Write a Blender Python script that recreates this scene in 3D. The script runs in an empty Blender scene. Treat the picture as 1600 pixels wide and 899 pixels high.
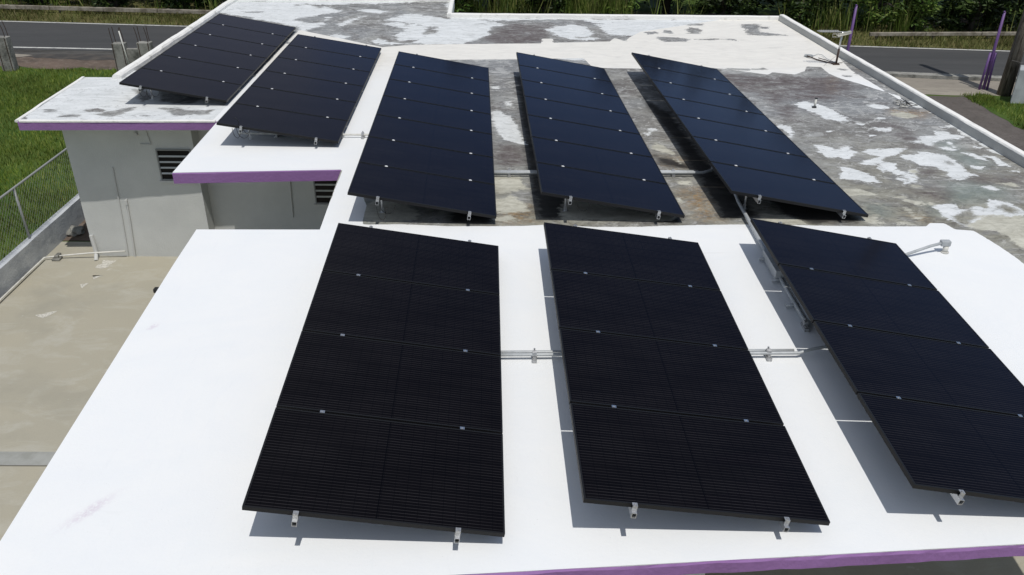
import bpy, bmesh, math, random
import numpy as np
from mathutils import Vector, Matrix
random.seed(7); rng = np.random.default_rng(11)
PI = math.pi
sc = bpy.context.scene
COL = sc.collection

# ------------------------------------------------------------ camera, sky, sun, exposure
F_PX, PITCH, ROLL, CAMZ = 1289.72, 0.49895, 0.00774, 6.711
cam_d = bpy.data.cameras.new('camera'); cam = bpy.data.objects.new('camera', cam_d); COL.objects.link(cam)
_R = Vector((1, 0, 0)); _F = Vector((0, math.cos(PITCH), -math.sin(PITCH))); _U = _R.cross(_F)
_R2 = _R * math.cos(ROLL) + _U * math.sin(ROLL); _U2 = -_R * math.sin(ROLL) + _U * math.cos(ROLL)
M = Matrix((_R2, _U2, -_F)).transposed().to_4x4(); M.translation = (0, 0, CAMZ)
cam.matrix_world = M
cam_d.sensor_width = 36; cam_d.lens = F_PX / 1600 * 36; cam_d.clip_start = .05; cam_d.clip_end = 2000
sc.camera = cam
TOSUN = Vector((0.128, -0.3666, 1.0)).normalized()
el = math.asin(TOSUN.z)
world = bpy.data.worlds.new('World'); sc.world = world; world.use_nodes = True
nt = world.node_tree; bg = nt.nodes['Background']
sky = nt.nodes.new('ShaderNodeTexSky'); sky.sky_type = 'NISHITA'; sky.sun_disc = False
sky.sun_elevation = el; sky.sun_rotation = math.atan2(TOSUN.x, TOSUN.y)
sky.air_density = 1.0; sky.dust_density = .4; sky.ozone_density = 1.2; sky.altitude = 1500
# unseen white cloud added to steer panel reflections and neutralise shade: a bank low to the left, some overhead and behind; clear blue to the right
def _n(t, **k):
    n = nt.nodes.new(t)
    for a, b_ in k.items(): setattr(n, a, b_)
    return n
def _mr(src, a, b_, c=0, d=1):
    n = _n('ShaderNodeMapRange'); n.interpolation_type = 'SMOOTHSTEP'; nt.links.new(src, n.inputs[0])
    for i, q in enumerate((a, b_, c, d)): n.inputs[i+1].default_value = q
    return n.outputs[0]
def _mm(op, a, b_):
    n = _n('ShaderNodeMath', operation=op)
    for i, q in enumerate((a, b_)):
        if isinstance(q, (int, float)): n.inputs[i].default_value = q
        else: nt.links.new(q, n.inputs[i])
    return n.outputs[0]
_tc = _n('ShaderNodeTexCoord'); _sp = _n('ShaderNodeSeparateXYZ'); nt.links.new(_tc.outputs['Generated'], _sp.inputs[0])
_ns = _n('ShaderNodeTexNoise'); _ns.inputs['Scale'].default_value = 2.4; _ns.inputs['Detail'].default_value = 7; nt.links.new(_tc.outputs['Generated'], _ns.inputs[0])
_reg = _mm('MAXIMUM', _mr(_sp.outputs[0], .12, -.12), _mm('MAXIMUM', _mr(_sp.outputs[2], .74, .9), _mr(_sp.outputs[1], .3, .0)))
_cl = _mm('MULTIPLY', _mr(_ns.outputs[0], .38, .62), _reg)
_mx = _n('ShaderNodeMix', data_type='RGBA'); nt.links.new(_cl, _mx.inputs[0]); nt.links.new(sky.outputs[0], _mx.inputs[6]); _mx.inputs[7].default_value = (3.9, 4.05, 4.3, 1)
nt.links.new(_mx.outputs[2], bg.inputs['Color']); bg.inputs['Strength'].default_value = 0.108
sun_d = bpy.data.lights.new('sun', 'SUN'); sun_d.energy = 2.82; sun_d.angle = math.radians(.53); sun_d.color = (1, .965, .91)
sun = bpy.data.objects.new('sun', sun_d); COL.objects.link(sun)
sun.rotation_euler = TOSUN.to_track_quat('Z', 'Y').to_euler(); sun.location = (0, 0, 30)
sc.view_settings.view_transform = 'Standard'; sc.view_settings.look = 'None'
sc.view_settings.exposure = 0.0; sc.view_settings.gamma = 1

# ------------------------------------------------------------ helpers
def tag(o, label=None, cat=None, group=None, kind=None):
    if label: o['label'] = label
    if cat: o['category'] = cat
    if group: o['group'] = group
    if kind: o['kind'] = kind
    return o

class MB:
    """collects shapes, then links them as ONE mesh object"""
    def __init__(s): s.v = []; s.f = []
    def add(s, v, f):
        n = len(s.v); s.v += [tuple(p) for p in v]; s.f += [tuple(i + n for i in q) for q in f]; return s
    def box(s, x0, x1, y0, y1, z0, z1):
        return s.add([(x0,y0,z0),(x1,y0,z0),(x1,y1,z0),(x0,y1,z0),(x0,y0,z1),(x1,y0,z1),(x1,y1,z1),(x0,y1,z1)],
                     [(0,3,2,1),(4,5,6,7),(0,1,5,4),(1,2,6,5),(2,3,7,6),(3,0,4,7)])
    def prism(s, pts, z0, z1):
        """vertical prism over a plan polygon; z0 / z1 numbers or functions of x, y"""
        a = z0 if callable(z0) else (lambda x, y: z0); b = z1 if callable(z1) else (lambda x, y: z1)
        n = len(pts)
        v = [(x, y, a(x, y)) for x, y in pts] + [(x, y, b(x, y)) for x, y in pts]
        return s.add(v, [tuple(range(n))[::-1], tuple(range(n, 2*n))] + [(i, (i+1) % n, n+(i+1) % n, n+i) for i in range(n)])
    def tube(s, pts, r, n=8, cap=True):
        pts = [Vector(p) for p in pts]; rs = r if isinstance(r, (list, tuple)) else [r]*len(pts)
        up = None; rings = []
        for i, p in enumerate(pts):
            d = (pts[min(i+1, len(pts)-1)] - pts[max(i-1, 0)]).normalized()
            if up is None:
                up = Vector((0,0,1)) if abs(d.z) < .9 else Vector((1,0,0))
            a = d.cross(up).normalized(); b = a.cross(d).normalized(); up = b
            rings.append([p + (a*math.cos(2*PI*k/n) + b*math.sin(2*PI*k/n))*rs[i] for k in range(n)])
        v = [q for ring in rings for q in ring]
        f = [(i*n+k, i*n+(k+1) % n, (i+1)*n+(k+1) % n, (i+1)*n+k) for i in range(len(pts)-1) for k in range(n)]
        if cap: f += [tuple(range(n)), tuple(range((len(pts)-1)*n, len(pts)*n))[::-1]]
        return s.add(v, f)
    def build(s, name, mat, parent=None, smooth=False, bevel=0, loc=(0,0,0)):
        me = bpy.data.meshes.new(name); me.from_pydata(s.v, [], s.f); me.update()
        bm = bmesh.new(); bm.from_mesh(me); bmesh.ops.recalc_face_normals(bm, faces=bm.faces); bm.to_mesh(me); bm.free()
        if smooth: me.polygons.foreach_set('use_smooth', [True]*len(me.polygons))
        me.materials.append(mat)
        o = bpy.data.objects.new(name, me); COL.objects.link(o); o.location = loc
        if parent: o.parent = parent
        if bevel:
            m = o.modifiers.new('bevel', 'BEVEL'); m.width = bevel; m.segments = 2; m.limit_method = 'ANGLE'
        return o

def empty(name, loc, rot=None):
    o = bpy.data.objects.new(name, None); COL.objects.link(o); o.location = loc; o.empty_display_size = .2
    if rot is not None: o.rotation_euler = rot
    return o
def local(mb, root):
    L = root.location; mb.v = [(x-L.x, y-L.y, z-L.z) for x, y, z in mb.v]; return mb

def mesh_np(name, V, Fq, mat, parent=None):
    """fast mesh from numpy arrays; Fq is (n, k) with k = 3 or 4"""
    me = bpy.data.meshes.new(name); n, k = Fq.shape
    me.vertices.add(len(V)); me.vertices.foreach_set('co', V.astype(np.float32).ravel())
    me.loops.add(n*k); me.loops.foreach_set('vertex_index', Fq.astype(np.int32).ravel())
    me.polygons.add(n); me.polygons.foreach_set('loop_start', np.arange(0, n*k, k, dtype=np.int32))
    me.update(calc_edges=True); me.materials.append(mat)
    o = bpy.data.objects.new(name, me); COL.objects.link(o)
    if parent: o.parent = parent
    return o

# ------------------------------------------------------------ materials
def mat(name, col, rough=.7, metal=0, spec=.5, noise=None, bump=None):
    """noise = (scale, second colour, contrast lo, hi [, stretch xyz]); bump = (scale, strength)"""
    m = bpy.data.materials.new(name); m.use_nodes = True; t = m.node_tree; b = t.nodes['Principled BSDF']
    b.inputs['Base Color'].default_value = (*col, 1); b.inputs['Roughness'].default_value = rough
    b.inputs['Metallic'].default_value = metal; b.inputs['Specular IOR Level'].default_value = spec
    tc = t.nodes.new('ShaderNodeTexCoord')
    if noise:
        n = t.nodes.new('ShaderNodeTexNoise'); n.inputs['Scale'].default_value = noise[0]; n.inputs['Detail'].default_value = 7
        n.inputs['Roughness'].default_value = .62
        mp = t.nodes.new('ShaderNodeMapping'); mp.inputs['Scale'].default_value = noise[4] if len(noise) > 4 else (1,1,1)
        g = t.nodes.new('ShaderNodeNewGeometry')
        t.links.new(g.outputs['Position'], mp.inputs[0]); t.links.new(mp.outputs[0], n.inputs[0])
        r = t.nodes.new('ShaderNodeMapRange'); r.inputs[1].default_value = noise[2]; r.inputs[2].default_value = noise[3]
        mx = t.nodes.new('ShaderNodeMix'); mx.data_type = 'RGBA'
        mx.inputs[6].default_value = (*col, 1); mx.inputs[7].default_value = (*noise[1], 1)
        t.links.new(n.outputs[0], r.inputs[0]); t.links.new(r.outputs[0], mx.inputs[0]); t.links.new(mx.outputs[2], b.inputs['Base Color'])
    if bump:
        n = t.nodes.new('ShaderNodeTexNoise'); n.inputs['Scale'].default_value = bump[0]; n.inputs['Detail'].default_value = 6
        g = t.nodes.new('ShaderNodeNewGeometry'); t.links.new(g.outputs['Position'], n.inputs[0])
        bp = t.nodes.new('ShaderNodeBump'); bp.inputs['Strength'].default_value = bump[1]; bp.inputs['Distance'].default_value = .02
        t.links.new(n.outputs[0], bp.inputs['Height']); t.links.new(bp.outputs[0], b.inputs['Normal'])
    return m

class G:
    """tiny node-graph helper for the layered materials"""
    def __init__(s, name):
        s.m = bpy.data.materials.new(name); s.m.use_nodes = True; s.t = s.m.node_tree; s.b = s.t.nodes['Principled BSDF']
        s.pos = s.t.nodes.new('ShaderNodeNewGeometry').outputs['Position']
    def lk(s, a, b): s.t.links.new(a, b)
    def val(s, x, sock):
        if isinstance(x, (int, float)): sock.default_value = x
        elif isinstance(x, tuple): sock.default_value = (*x, 1) if len(x) == 3 else x
        else: s.lk(x, sock)
    def math(s, op, a, b=0, clamp=False):
        n = s.t.nodes.new('ShaderNodeMath'); n.operation = op; n.use_clamp = clamp; s.val(a, n.inputs[0]); s.val(b, n.inputs[1]); return n.outputs[0]
    def noise(s, scale, detail=6, rough=.6, stretch=(1,1,1), dist=0, vec=None, off=(0,0,0)):
        mp = s.t.nodes.new('ShaderNodeMapping'); mp.inputs['Scale'].default_value = stretch; mp.inputs['Location'].default_value = off
        s.lk(vec or s.pos, mp.inputs[0])
        n = s.t.nodes.new('ShaderNodeTexNoise'); n.inputs['Scale'].default_value = scale; n.inputs['Detail'].default_value = detail
        n.inputs['Roughness'].default_value = rough; n.inputs['Distortion'].default_value = dist; s.lk(mp.outputs[0], n.inputs[0]); return n.outputs[0]
    def rng(s, x, a, b, c=0, d=1):
        n = s.t.nodes.new('ShaderNodeMapRange'); s.val(x, n.inputs[0])
        for i, q in enumerate((a, b, c, d)): n.inputs[i+1].default_value = q
        return n.outputs[0]
    def mix(s, f, a, b):
        n = s.t.nodes.new('ShaderNodeMix'); n.data_type = 'RGBA'; s.val(f, n.inputs[0]); s.val(a, n.inputs[6]); s.val(b, n.inputs[7]); return n.outputs[2]
    def attr(s, name):
        n = s.t.nodes.new('ShaderNodeAttribute'); n.attribute_name = name; sp = s.t.nodes.new('ShaderNodeSeparateColor'); s.lk(n.outputs['Color'], sp.inputs[0]); return sp.outputs
    def sep(s, v, i):
        n = s.t.nodes.new('ShaderNodeSeparateXYZ'); s.lk(v, n.inputs[0]); return n.outputs[i]
    def bump(s, h, strength, dist=.01):
        n = s.t.nodes.new('ShaderNodeBump'); n.inputs['Strength'].default_value = strength; n.inputs['Distance'].default_value = dist
        s.lk(h, n.inputs['Height']); s.lk(n.outputs[0], s.b.inputs['Normal'])

def roof_material():
    g = G('weathered roof')
    A = g.attr('paint'); B = g.attr('stain'); t = g.attr('fresh')
    warp = g.noise(1.9, 10, .74, (.75, 1.2, 1), 1.4); fine = g.noise(9, 10, .82, (.7, 1.3, 1), 1.0)
    w = g.math('ADD', g.math('MULTIPLY', g.math('SUBTRACT', warp, .5), .75), g.math('MULTIPLY', g.math('SUBTRACT', fine, .5), .42))
    w = g.math('MULTIPLY', w, g.rng(g.sep(g.pos, 1), 14, 22, 1, 2.2))
    wS = g.math('MULTIPLY', w, .10); cutf = g.attr('cut')[0]
    def soft(x, w0, k=.12, m=1.0): return g.math('MULTIPLY', g.rng(g.math('ADD', x, g.math('MULTIPLY', w, w0)), .5-k, .5+k), m)
    # bare, weathered concrete underneath: broad tonal clouds, then mid-size blotches with ragged rims, then grit
    S = (.8, 1.15, 1)
    n1 = g.noise(.75, 10, .72, S, 1.2); n2 = g.noise(2.6, 10, .76, (.6, 1.4, 1), 1.2); n3 = g.noise(16, 8, .78, S, .6); n4 = g.noise(.4, 4, .6, off=(4, 9, 0))
    n5 = g.noise(1.6, 11, .76, S, 1.8, off=(7, 2, 0)); n6 = g.noise(1.1, 10, .74, S, 1.4, off=(1, 12, 0))
    n7 = g.noise(30, 6, .8, S, .5, off=(3, 3, 0)); n8 = g.noise(5.5, 10, .8, (.7, 1.3, 1), 1.6, off=(5, 8, 0)); n9 = g.noise(3.1, 11, .78, S, 2.0, off=(11, 4, 0))
    base = g.mix(g.rng(n1, .40, .58), (.16, .155, .15), (.31, .31, .295))
    base = g.mix(g.rng(n4, .45, .58, 0, .6), base, (.255, .27, .285))
    base = g.mix(g.rng(n6, .53, .60, 0, .65), base, (.13, .118, .115))
    base = g.mix(g.rng(n5, .54, .575, 0, .7), base, (.40, .405, .40))
    base = g.mix(g.rng(n2, .54, .64, 0, .6), base, (.095, .088, .08))
    base = g.mix(g.rng(n9, .55, .575, 0, .75), base, (.52, .525, .515))
    base = g.mix(g.rng(n9, .42, .38, 0, .45), base, (.19, .20, .195))
    base = g.mix(g.rng(n8, .55, .60, 0, .6), base, (.09, .085, .082))
    base = g.mix(g.rng(n8, .43, .38, 0, .55), base, (.40, .405, .40))
    base = g.mix(g.rng(n3, .56, .64, 0, .55), base, (.46, .46, .45))
    base = g.mix(g.rng(n3, .43, .36, 0, .5), base, (.085, .08, .078))
    base = g.mix(g.rng(n7, .56, .64, 0, .45), base, (.06, .058, .056))
    # olive algae film towards the middle of the house
    low = g.math('MULTIPLY', g.rng(g.sep(g.pos, 1), 9.5, 13.5, 1, 0), g.rng(n6, .32, .56))
    base = g.mix(g.math('MULTIPLY', low, .72), base, g.mix(g.rng(n5, .44, .56), (.34, .33, .265), g.mix(g.rng(n8, .44, .54), (.22, .21, .155), (.085, .075, .055))))
    base = g.mix(soft(B[2], 1.0, .28, .5), base, (.19, .245, .23))
    base = g.mix(g.math('MULTIPLY', soft(B[1], 1.0, .28, .9), g.rng(n3, .40, .56)), base, g.mix(g.rng(n8, .4, .6), (.34, .20, .07), (.11, .09, .06)))
    base = g.mix(g.math('MULTIPLY', soft(B[0], 1.0, .25, .85), g.rng(n2, .36, .54)), base, g.mix(g.rng(n3, .4, .62), (.07, .052, .05), (.155, .135, .135)))
    base = g.mix(soft(A[2], .8, .10, .93), base, g.mix(g.rng(n2, .45, .65), (.016, .015, .015), (.05, .048, .045)))  # dark stains, and shade under the arrays painted into the roof colour
    # old flaking paint
    old = g.mix(g.rng(n2, .38, .66), (.74, .76, .765), (.56, .58, .58))
    old = g.mix(g.rng(n8, .54, .60, 0, .7), old, (.36, .37, .365))
    old = g.mix(g.rng(n3, .58, .72, 0, .55), old, (.28, .28, .275))
    cream = g.mix(g.rng(n2, .35, .6), (.58, .57, .49), (.38, .37, .31))
    cream = g.mix(g.rng(n3, .5, .7, 0, .7), cream, (.24, .22, .17))
    c = g.mix(g.math('MULTIPLY', g.rng(g.math('ADD', A[0], w), .485, .515), g.rng(g.math('ADD', cutf, g.math('MULTIPLY', w, .8)), .45, .55, 1, 0)), base, old)
    c = g.mix(g.rng(g.math('ADD', A[1], w), .47, .53), c, cream)
    # fresh white coat
    fr = g.mix(g.rng(n1, .4, .7), (.80, .81, .81), (.765, .785, .80))
    fr = g.mix(t[1], fr, g.mix(g.rng(n2, .42, .75), (.765, .745, .695), (.64, .625, .585)))
    fr = g.mix(g.math('MULTIPLY', t[1], g.rng(n5, .56, .66, 0, .35)), fr, (.48, .47, .45))
    fr = g.mix(g.rng(g.noise(60, 3, .6), .70, .76, 0, .4), fr, (.5, .5, .49))
    fr = g.mix(g.rng(g.noise(2.2, 10, .8, (1, .6, 1), 2.0, off=(2, 6, 0)), .60, .70, 0, .22), fr, (.66, .67, .67))
    fr = g.mix(g.rng(g.noise(9, 3, .5, (4, .35, 1), .5, off=(8, 1, 0)), .62, .75, 0, .16), fr, (.70, .72, .74))
    fr = g.mix(g.math('MULTIPLY', t[2], g.rng(g.noise(30, 4, .7), .38, .55)), fr, (.62, .55, .62))
    isf = g.math('MULTIPLY', g.rng(g.math('ADD', t[0], wS), .495, .505), g.rng(g.math('ADD', cutf, g.math('MULTIPLY', w, .8)), .47, .53, 1, 0))
    c = g.mix(isf, c, fr)
    g.lk(c, g.b.inputs['Base Color']); g.b.inputs['Roughness'].default_value = .75; g.b.inputs['Specular IOR Level'].default_value = .25
    g.bump(g.math('ADD', g.noise(45, 5, .7), g.math('MULTIPLY', g.noise(7, 4, .6), .6)), .3, .006)
    return g.m

def panel_material():
    g = G('solar cells')
    tc = g.t.nodes.new('ShaderNodeTexCoord'); sp = g.t.nodes.new('ShaderNodeSeparateXYZ'); g.lk(tc.outputs['Object'], sp.inputs[0])
    x, y = sp.outputs[0], sp.outputs[1]
    def saw(v, period, off=0): return g.math('FRACT', g.math('DIVIDE', g.math('ADD', v, off), period))
    def line(v, period, w, off=0):
        f = saw(v, period, off); return g.math('LESS_THAN', f, w)
    bus = line(y, 1.005/36, .2); row = line(y, 1.005/6, .022, .0015); coln = line(x, 1.735/20, .03)
    mid = g.math('LESS_THAN', g.math('ABSOLUTE', g.math('ADD', x, 1.755/2)), .004)
    v = g.noise(2.2, 3, .5, vec=tc.outputs['Object'])
    cell = g.mix(g.rng(v, .3, .7), (.0030, .0026, .0028), (.0048, .0042, .0045))
    c = g.mix(g.math('MULTIPLY', bus, g.rng(g.noise(1.6, 4, .6, (1, 2, 1), vec=tc.outputs['Object']), .35, .65, .45, 1)), cell, (.025, .0235, .025))  # busbar lines; their patchy brightness paints in an irregular sheen
    dark = g.math('MAXIMUM', row, g.math('MAXIMUM', coln, mid))
    c = g.mix(g.math('MULTIPLY', dark, .85), c, (.0018, .0018, .0022))
    # blue-tinted anti-reflection glass over nearly black cells
    t = g.t; df = t.nodes.new('ShaderNodeBsdfDiffuse'); g.lk(c, df.inputs[0])
    gl = t.nodes.new('ShaderNodeBsdfGlossy'); gl.inputs['Color'].default_value = (.43, .46, .61, 1); gl.inputs['Roughness'].default_value = .13
    fr = t.nodes.new('ShaderNodeFresnel'); fr.inputs[0].default_value = 1.26
    bp = t.nodes.new('ShaderNodeBump'); bp.inputs['Strength'].default_value = .05; bp.inputs['Distance'].default_value = .001
    g.lk(g.noise(160, 2, .5, vec=tc.outputs['Object']), bp.inputs['Height']); g.lk(bp.outputs[0], gl.inputs['Normal'])
    ms = t.nodes.new('ShaderNodeMixShader'); g.lk(fr.outputs[0], ms.inputs[0]); g.lk(df.outputs[0], ms.inputs[1]); g.lk(gl.outputs[0], ms.inputs[2])
    g.lk(ms.outputs[0], t.nodes['Material Output'].inputs['Surface'])
    return g.m

M_ROOF = roof_material(); M_PANEL = panel_material()
M_FRAME = mat('black anodised frame', (.008, .008, .009), .5, 0, .3)
M_ALU = mat('mill aluminium', (.62, .63, .64), .38, .9)
M_CLAMP = mat('silver clamp', (.5, .505, .51), .45, .7, noise=(60, (.36, .36, .36), .45, .6))
M_BEAM0 = mat('dull weathered antenna', (.42, .41, .36), .6, .1)
M_MID_GLINT = mat('mid clamp with painted glint', (.8, .8, .8), .45, .15)  # rear mid clamps: bright sky reflection painted into the base colour
M_MID = mat('anodised mid clamp', (.7, .7, .7), .33, 1)
M_STEEL = mat('galvanised conduit', (.46, .48, .49), .55, .25, noise=(20, (.4, .42, .43), .4, .6))
M_PVC = mat('grey plastic conduit', (.42, .44, .45), .5, 0, noise=(12, (.34, .36, .37), .4, .6))
M_BLACK = mat('black cable', (.015, .015, .016), .5)
M_PURPLE = mat('purple paint', (.27, .14, .335), .7, 0, .3, noise=(2.5, (.225, .115, .28), .5, .72), bump=(30, .3))
M_PURPLE2 = mat('purple pole paint', (.14, .07, .23), .5)
M_SLAB = mat('painted slab side', (.62, .63, .62), .8, 0, .2, noise=(5, (.4, .4, .38), .5, .7), bump=(20, .3))
M_FACE = mat('stained parapet face', (.44, .445, .43), .85, 0, .2, noise=(2.2, (.52, .52, .5), .48, .66, (1, .4, 3)), bump=(25, .5))
M_KERB = mat('painted roof kerb', (.83, .82, .79), .8, 0, .2, noise=(4, (.55, .54, .5), .58, .72), bump=(25, .5))
M_WALL = mat('grey painted plaster', (.58, .59, .57), .85, 0, .2, noise=(1.2, (.52, .53, .515), .4, .65), bump=(60, .25))
M_WALL2 = mat('grey conduit paint', (.53, .535, .52), .7)
M_WINF = mat('window frame', (.24, .25, .25), .5, .2)
M_LOUV = mat('pale louvre', (.55, .57, .56), .4, .2)
M_DARK = mat('dark room glass', (.004, .004, .005), .3, 0, .2)
M_WHITEWALL = mat('white garden wall', (.52, .54, .56), .8, 0, .2, noise=(3, (.35, .37, .4), .42, .66, (1, 1, 2)), bump=(30, .4))
M_PIPE = mat('white water pipe', (.66, .65, .6), .5, noise=(8, (.45, .44, .4), .5, .7))
M_FENCE = mat('galvanised fence', (.36, .37, .37), .6, .3)
M_CONC = mat('old concrete', (.3, .295, .27), .9, 0, .2, noise=(3, (.1, .1, .09), .45, .68, (1, 1, .8)), bump=(20, .6))
M_REBAR = mat('rusty reinforcement bar', (.05, .03, .022), .8)
M_WOOD = mat('weathered pole timber', (.2, .175, .145), .9, 0, .2, noise=(4, (.06, .05, .04), .4, .62, (6, 6, .5)), bump=(30, .6))
M_BOX = mat('painted masonry', (.42, .45, .46), .8, noise=(3, (.34, .36, .37), .4, .6))
M_SIGN = mat('grey green enamel', (.07, .12, .11), .5)

# ------------------------------------------------------------ the ground
def warped(pts, amp, step=.5, seed=1):
    """outline with an uneven edge"""
    r = random.Random(seed); out = []
    for i, p in enumerate(pts):
        q = pts[(i+1) % len(pts)]; L = math.hypot(q[0]-p[0], q[1]-p[1]); n = max(1, int(L/step))
        for k in range(n):
            t = k/n; out.append((p[0]+(q[0]-p[0])*t+r.uniform(-amp, amp), p[1]+(q[1]-p[1])*t+r.uniform(-amp, amp)))
    return out
def sheet(name, pts, z, m, amp=0, step=.5, seed=1):
    if amp: pts = warped(pts, amp, step, seed)
    mb = MB(); mb.add([(x, y, z) for x, y in pts], [tuple(range(len(pts)))])
    o = mb.build(name, m); tag(o, kind='structure'); return o
def tri_sheet(name, pts, z, m, amp=.1, step=.5, seed=1):
    """sheet with an uneven (possibly concave) outline, triangulated"""
    pts = warped(pts, amp, step, seed)
    bm = bmesh.new(); vs = [bm.verts.new((x, y, z)) for x, y in pts]; f = bm.faces.new(vs)
    if f.normal.z < 0: f.normal_flip()
    bmesh.ops.triangulate(bm, faces=[f]); me = bpy.data.meshes.new(name); bm.to_mesh(me); bm.free(); me.materials.append(m)
    o = bpy.data.objects.new(name, me); COL.objects.link(o); tag(o, kind='structure'); return o

def ground_mat(name, a, b, c, s=1.0, bump=.4, stretch=(1,1,1)):
    g = G(name)
    n1 = g.noise(.5*s, 8, .65, stretch, .5); n2 = g.noise(4*s, 8, .7, stretch); n3 = g.noise(40*s, 4, .7, stretch)
    col = g.mix(g.rng(n1, .4, .62), a, b); col = g.mix(g.rng(n2, .5, .7, 0, .7), col, c)
    col = g.mix(g.rng(n3, .5, .8, 0, .5), col, tuple(q*.6 for q in a))
    g.lk(col, g.b.inputs['Base Color']); g.b.inputs['Roughness'].default_value = .9; g.b.inputs['Specular IOR Level'].default_value = .2
    g.bump(n3, bump, .02); return g.m
M_GRASS = ground_mat('lawn soil and turf', (.05, .095, .016), (.08, .12, .022), (.035, .06, .014))
M_VERGE = ground_mat('verge turf', (.1, .11, .035), (.15, .13, .055), (.05, .06, .02))
M_ASPHALT = ground_mat('road asphalt', (.062, .064, .066), (.075, .076, .078), (.05, .051, .052), 1, .3, (.25, 2.2, 1))
M_DRIVE = ground_mat('rough asphalt drive', (.125, .11, .10), (.16, .142, .13), (.075, .066, .06), 2.4, 1.0)
M_DIRT = ground_mat('bare dirt', (.16, .12, .095), (.1, .08, .065), (.24, .2, .17), 1.2, .6)
M_GUTTER = ground_mat('damp gutter', (.09, .088, .082), (.045, .043, .04), (.15, .14, .13), 1.5, .4, (.5, 2, 1))
M_PAVE = ground_mat('pale pavement', (.33, .3, .25), (.26, .235, .2), (.18, .16, .135), 1.0, .4, (.5, 1.6, 1))
M_PAINT = mat('road line paint', (.6, .6, .57), .7, noise=(5, (.3, .3, .29), .5, .68))
def carport_mat():
    g = G('stained carport concrete')
    n1 = g.noise(.35, 8, .6, dist=.6); n2 = g.noise(1.7, 9, .68, (.7, 1.3, 1), .8); n3 = g.noise(50, 4, .7); n4 = g.noise(.8, 6, .6, off=(3, 5, 0))
    c = g.mix(g.rng(n1, .38, .62), (.40, .37, .29), (.365, .345, .28))
    c = g.mix(g.rng(n2, .5, .72, 0, .8), c, (.46, .445, .385))
    c = g.mix(g.rng(n4, .52, .7, 0, .7), c, (.31, .295, .24))
    c = g.mix(g.rng(g.noise(3.5, 6, .6, off=(9, 1, 0)), .68, .74, 0, .8), c, (.55, .53, .47))
    c = g.mix(g.rng(n3, .55, .85, 0, .35), c, (.15, .14, .12))
    g.lk(c, g.b.inputs['Base Color']); g.b.inputs['Roughness'].default_value = .85; g.b.inputs['Specular IOR Level'].default_value = .25
    g.bump(n3, .2, .01); return g.m
M_FLOOR = carport_mat()
M_BAND = mat('grey painted band', (.34, .345, .325), .8, noise=(4, (.27, .275, .25), .4, .65))

M_SPILL = mat('spilt white paint', (.6, .58, .52), .8, noise=(30, (.35, .33, .28), .45, .6))
M_JOINT = mat('dark joint', (.12, .115, .1), .9)
sheet('ground', [(-400, -300), (400, -300), (400, 600), (-400, 600)], -.008, M_GRASS)
sheet('carport_floor', [(-8.3, -6), (7.6, -6), (7.6, 13.98), (-8.56, 13.98)], 0.0, M_FLOOR)
sheet('floor_band', [(-8.3, 7.71), (-3.2, 7.73), (-3.2, 7.98), (-8.35, 7.96)], .004, M_BAND)
tri_sheet('dirt_gap', [(-8.6, 14.02), (-6.9, 14.02), (-6.9, 22), (-8.9, 22)], .0, M_DIRT, .02, .5, 3)
for q, sd in (([(-7.32,13.2),(-7.1,13.22),(-7.15,12.95),(-7.35,12.9)],1), ([(-7.3,12.6),(-7.12,12.62),(-7.2,12.5)],2), ([(-7.32,12.3),(-7.2,12.35),(-7.25,12.2)],3), ([(-7.55,11.3),(-7.3,11.4),(-7.4,11.2)],4)):
    tri_sheet('paint_spill', q, .003, M_SPILL, .035, .08, sd)
def yard_joint(x0, y0, x1, y1): sheet('slab_joint', [(x0, y0-.006), (x1, y1-.006), (x1, y1+.006), (x0, y0+.006)], .003, M_JOINT)
yard_joint(-8.33, 7.70, -3.2, 7.72)
# road: centre-line slopes gently away to the left
def rl(y0, s): return lambda x: y0 + s*x
near_l = lambda x: 28.68 - .094*x - .0013*x*x
far_l = lambda x: 32.55 - .105*x - .0003*x*x
XS = [-60 + 4*i for i in range(31)]
def strip(name, lo, hi, z, m):
    mb = MB(); n = len(XS)
    mb.add([(x, lo(x), z) for x in XS] + [(x, hi(x), z) for x in XS], [(i, i+1, n+i+1, n+i) for i in range(n-1)])
    return tag(mb.build(name, m), kind='structure')
strip('verge', lambda x: far_l(x)-.1, lambda x: far_l(x)+6, -.004, M_VERGE)
strip('road', lambda x: near_l(x)-.25, lambda x: far_l(x)+.22, .0, M_ASPHALT)
strip('road_line', lambda x: near_l(x), lambda x: near_l(x)+.14, .004, M_PAINT)
strip('road_line', lambda x: far_l(x), lambda x: far_l(x)+.12, .004, M_PAINT)
strip('gutter', lambda x: near_l(x)-1.25, lambda x: near_l(x)-.24, -.004, M_GUTTER)
tri_sheet('dirt_strip', [(-22, 27.6), (-9, 26.7), (-9, 29.0), (-22, 29.9)], -.0055, M_DIRT, .25, .6, 5)
tri_sheet('puddle', [(-17.2, 28.75), (-15.4, 28.25), (-13.2, 28.2), (-11.5, 28.35), (-11.3, 28.75), (-13.5, 28.95), (-16.2, 29.15)], .0005, mat('dark wet silt', (.05, .046, .042), .6, noise=(2, (.1, .085, .07), .45, .65)), .12, .4, 14)
tri_sheet('paving_scrap', [(-18.2, 28.6), (-16.9, 28.5), (-16.6, 28.85), (-17.4, 29.05), (-18.2, 29.0)], .001, M_PAVE, .05, .3, 15)
mb = MB()
for i in range(len(XS)-1):
    x0, x1 = XS[i], XS[i+1]
    if x0 < 4 or x0 > 30: continue
    mb.prism([(x0, near_l(x0)-.62), (x1, near_l(x1)-.62), (x1, near_l(x1)-.28), (x0, near_l(x0)-.28)], -.02, .1)
tag(mb.build('kerb', M_CONC), kind='structure')
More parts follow.
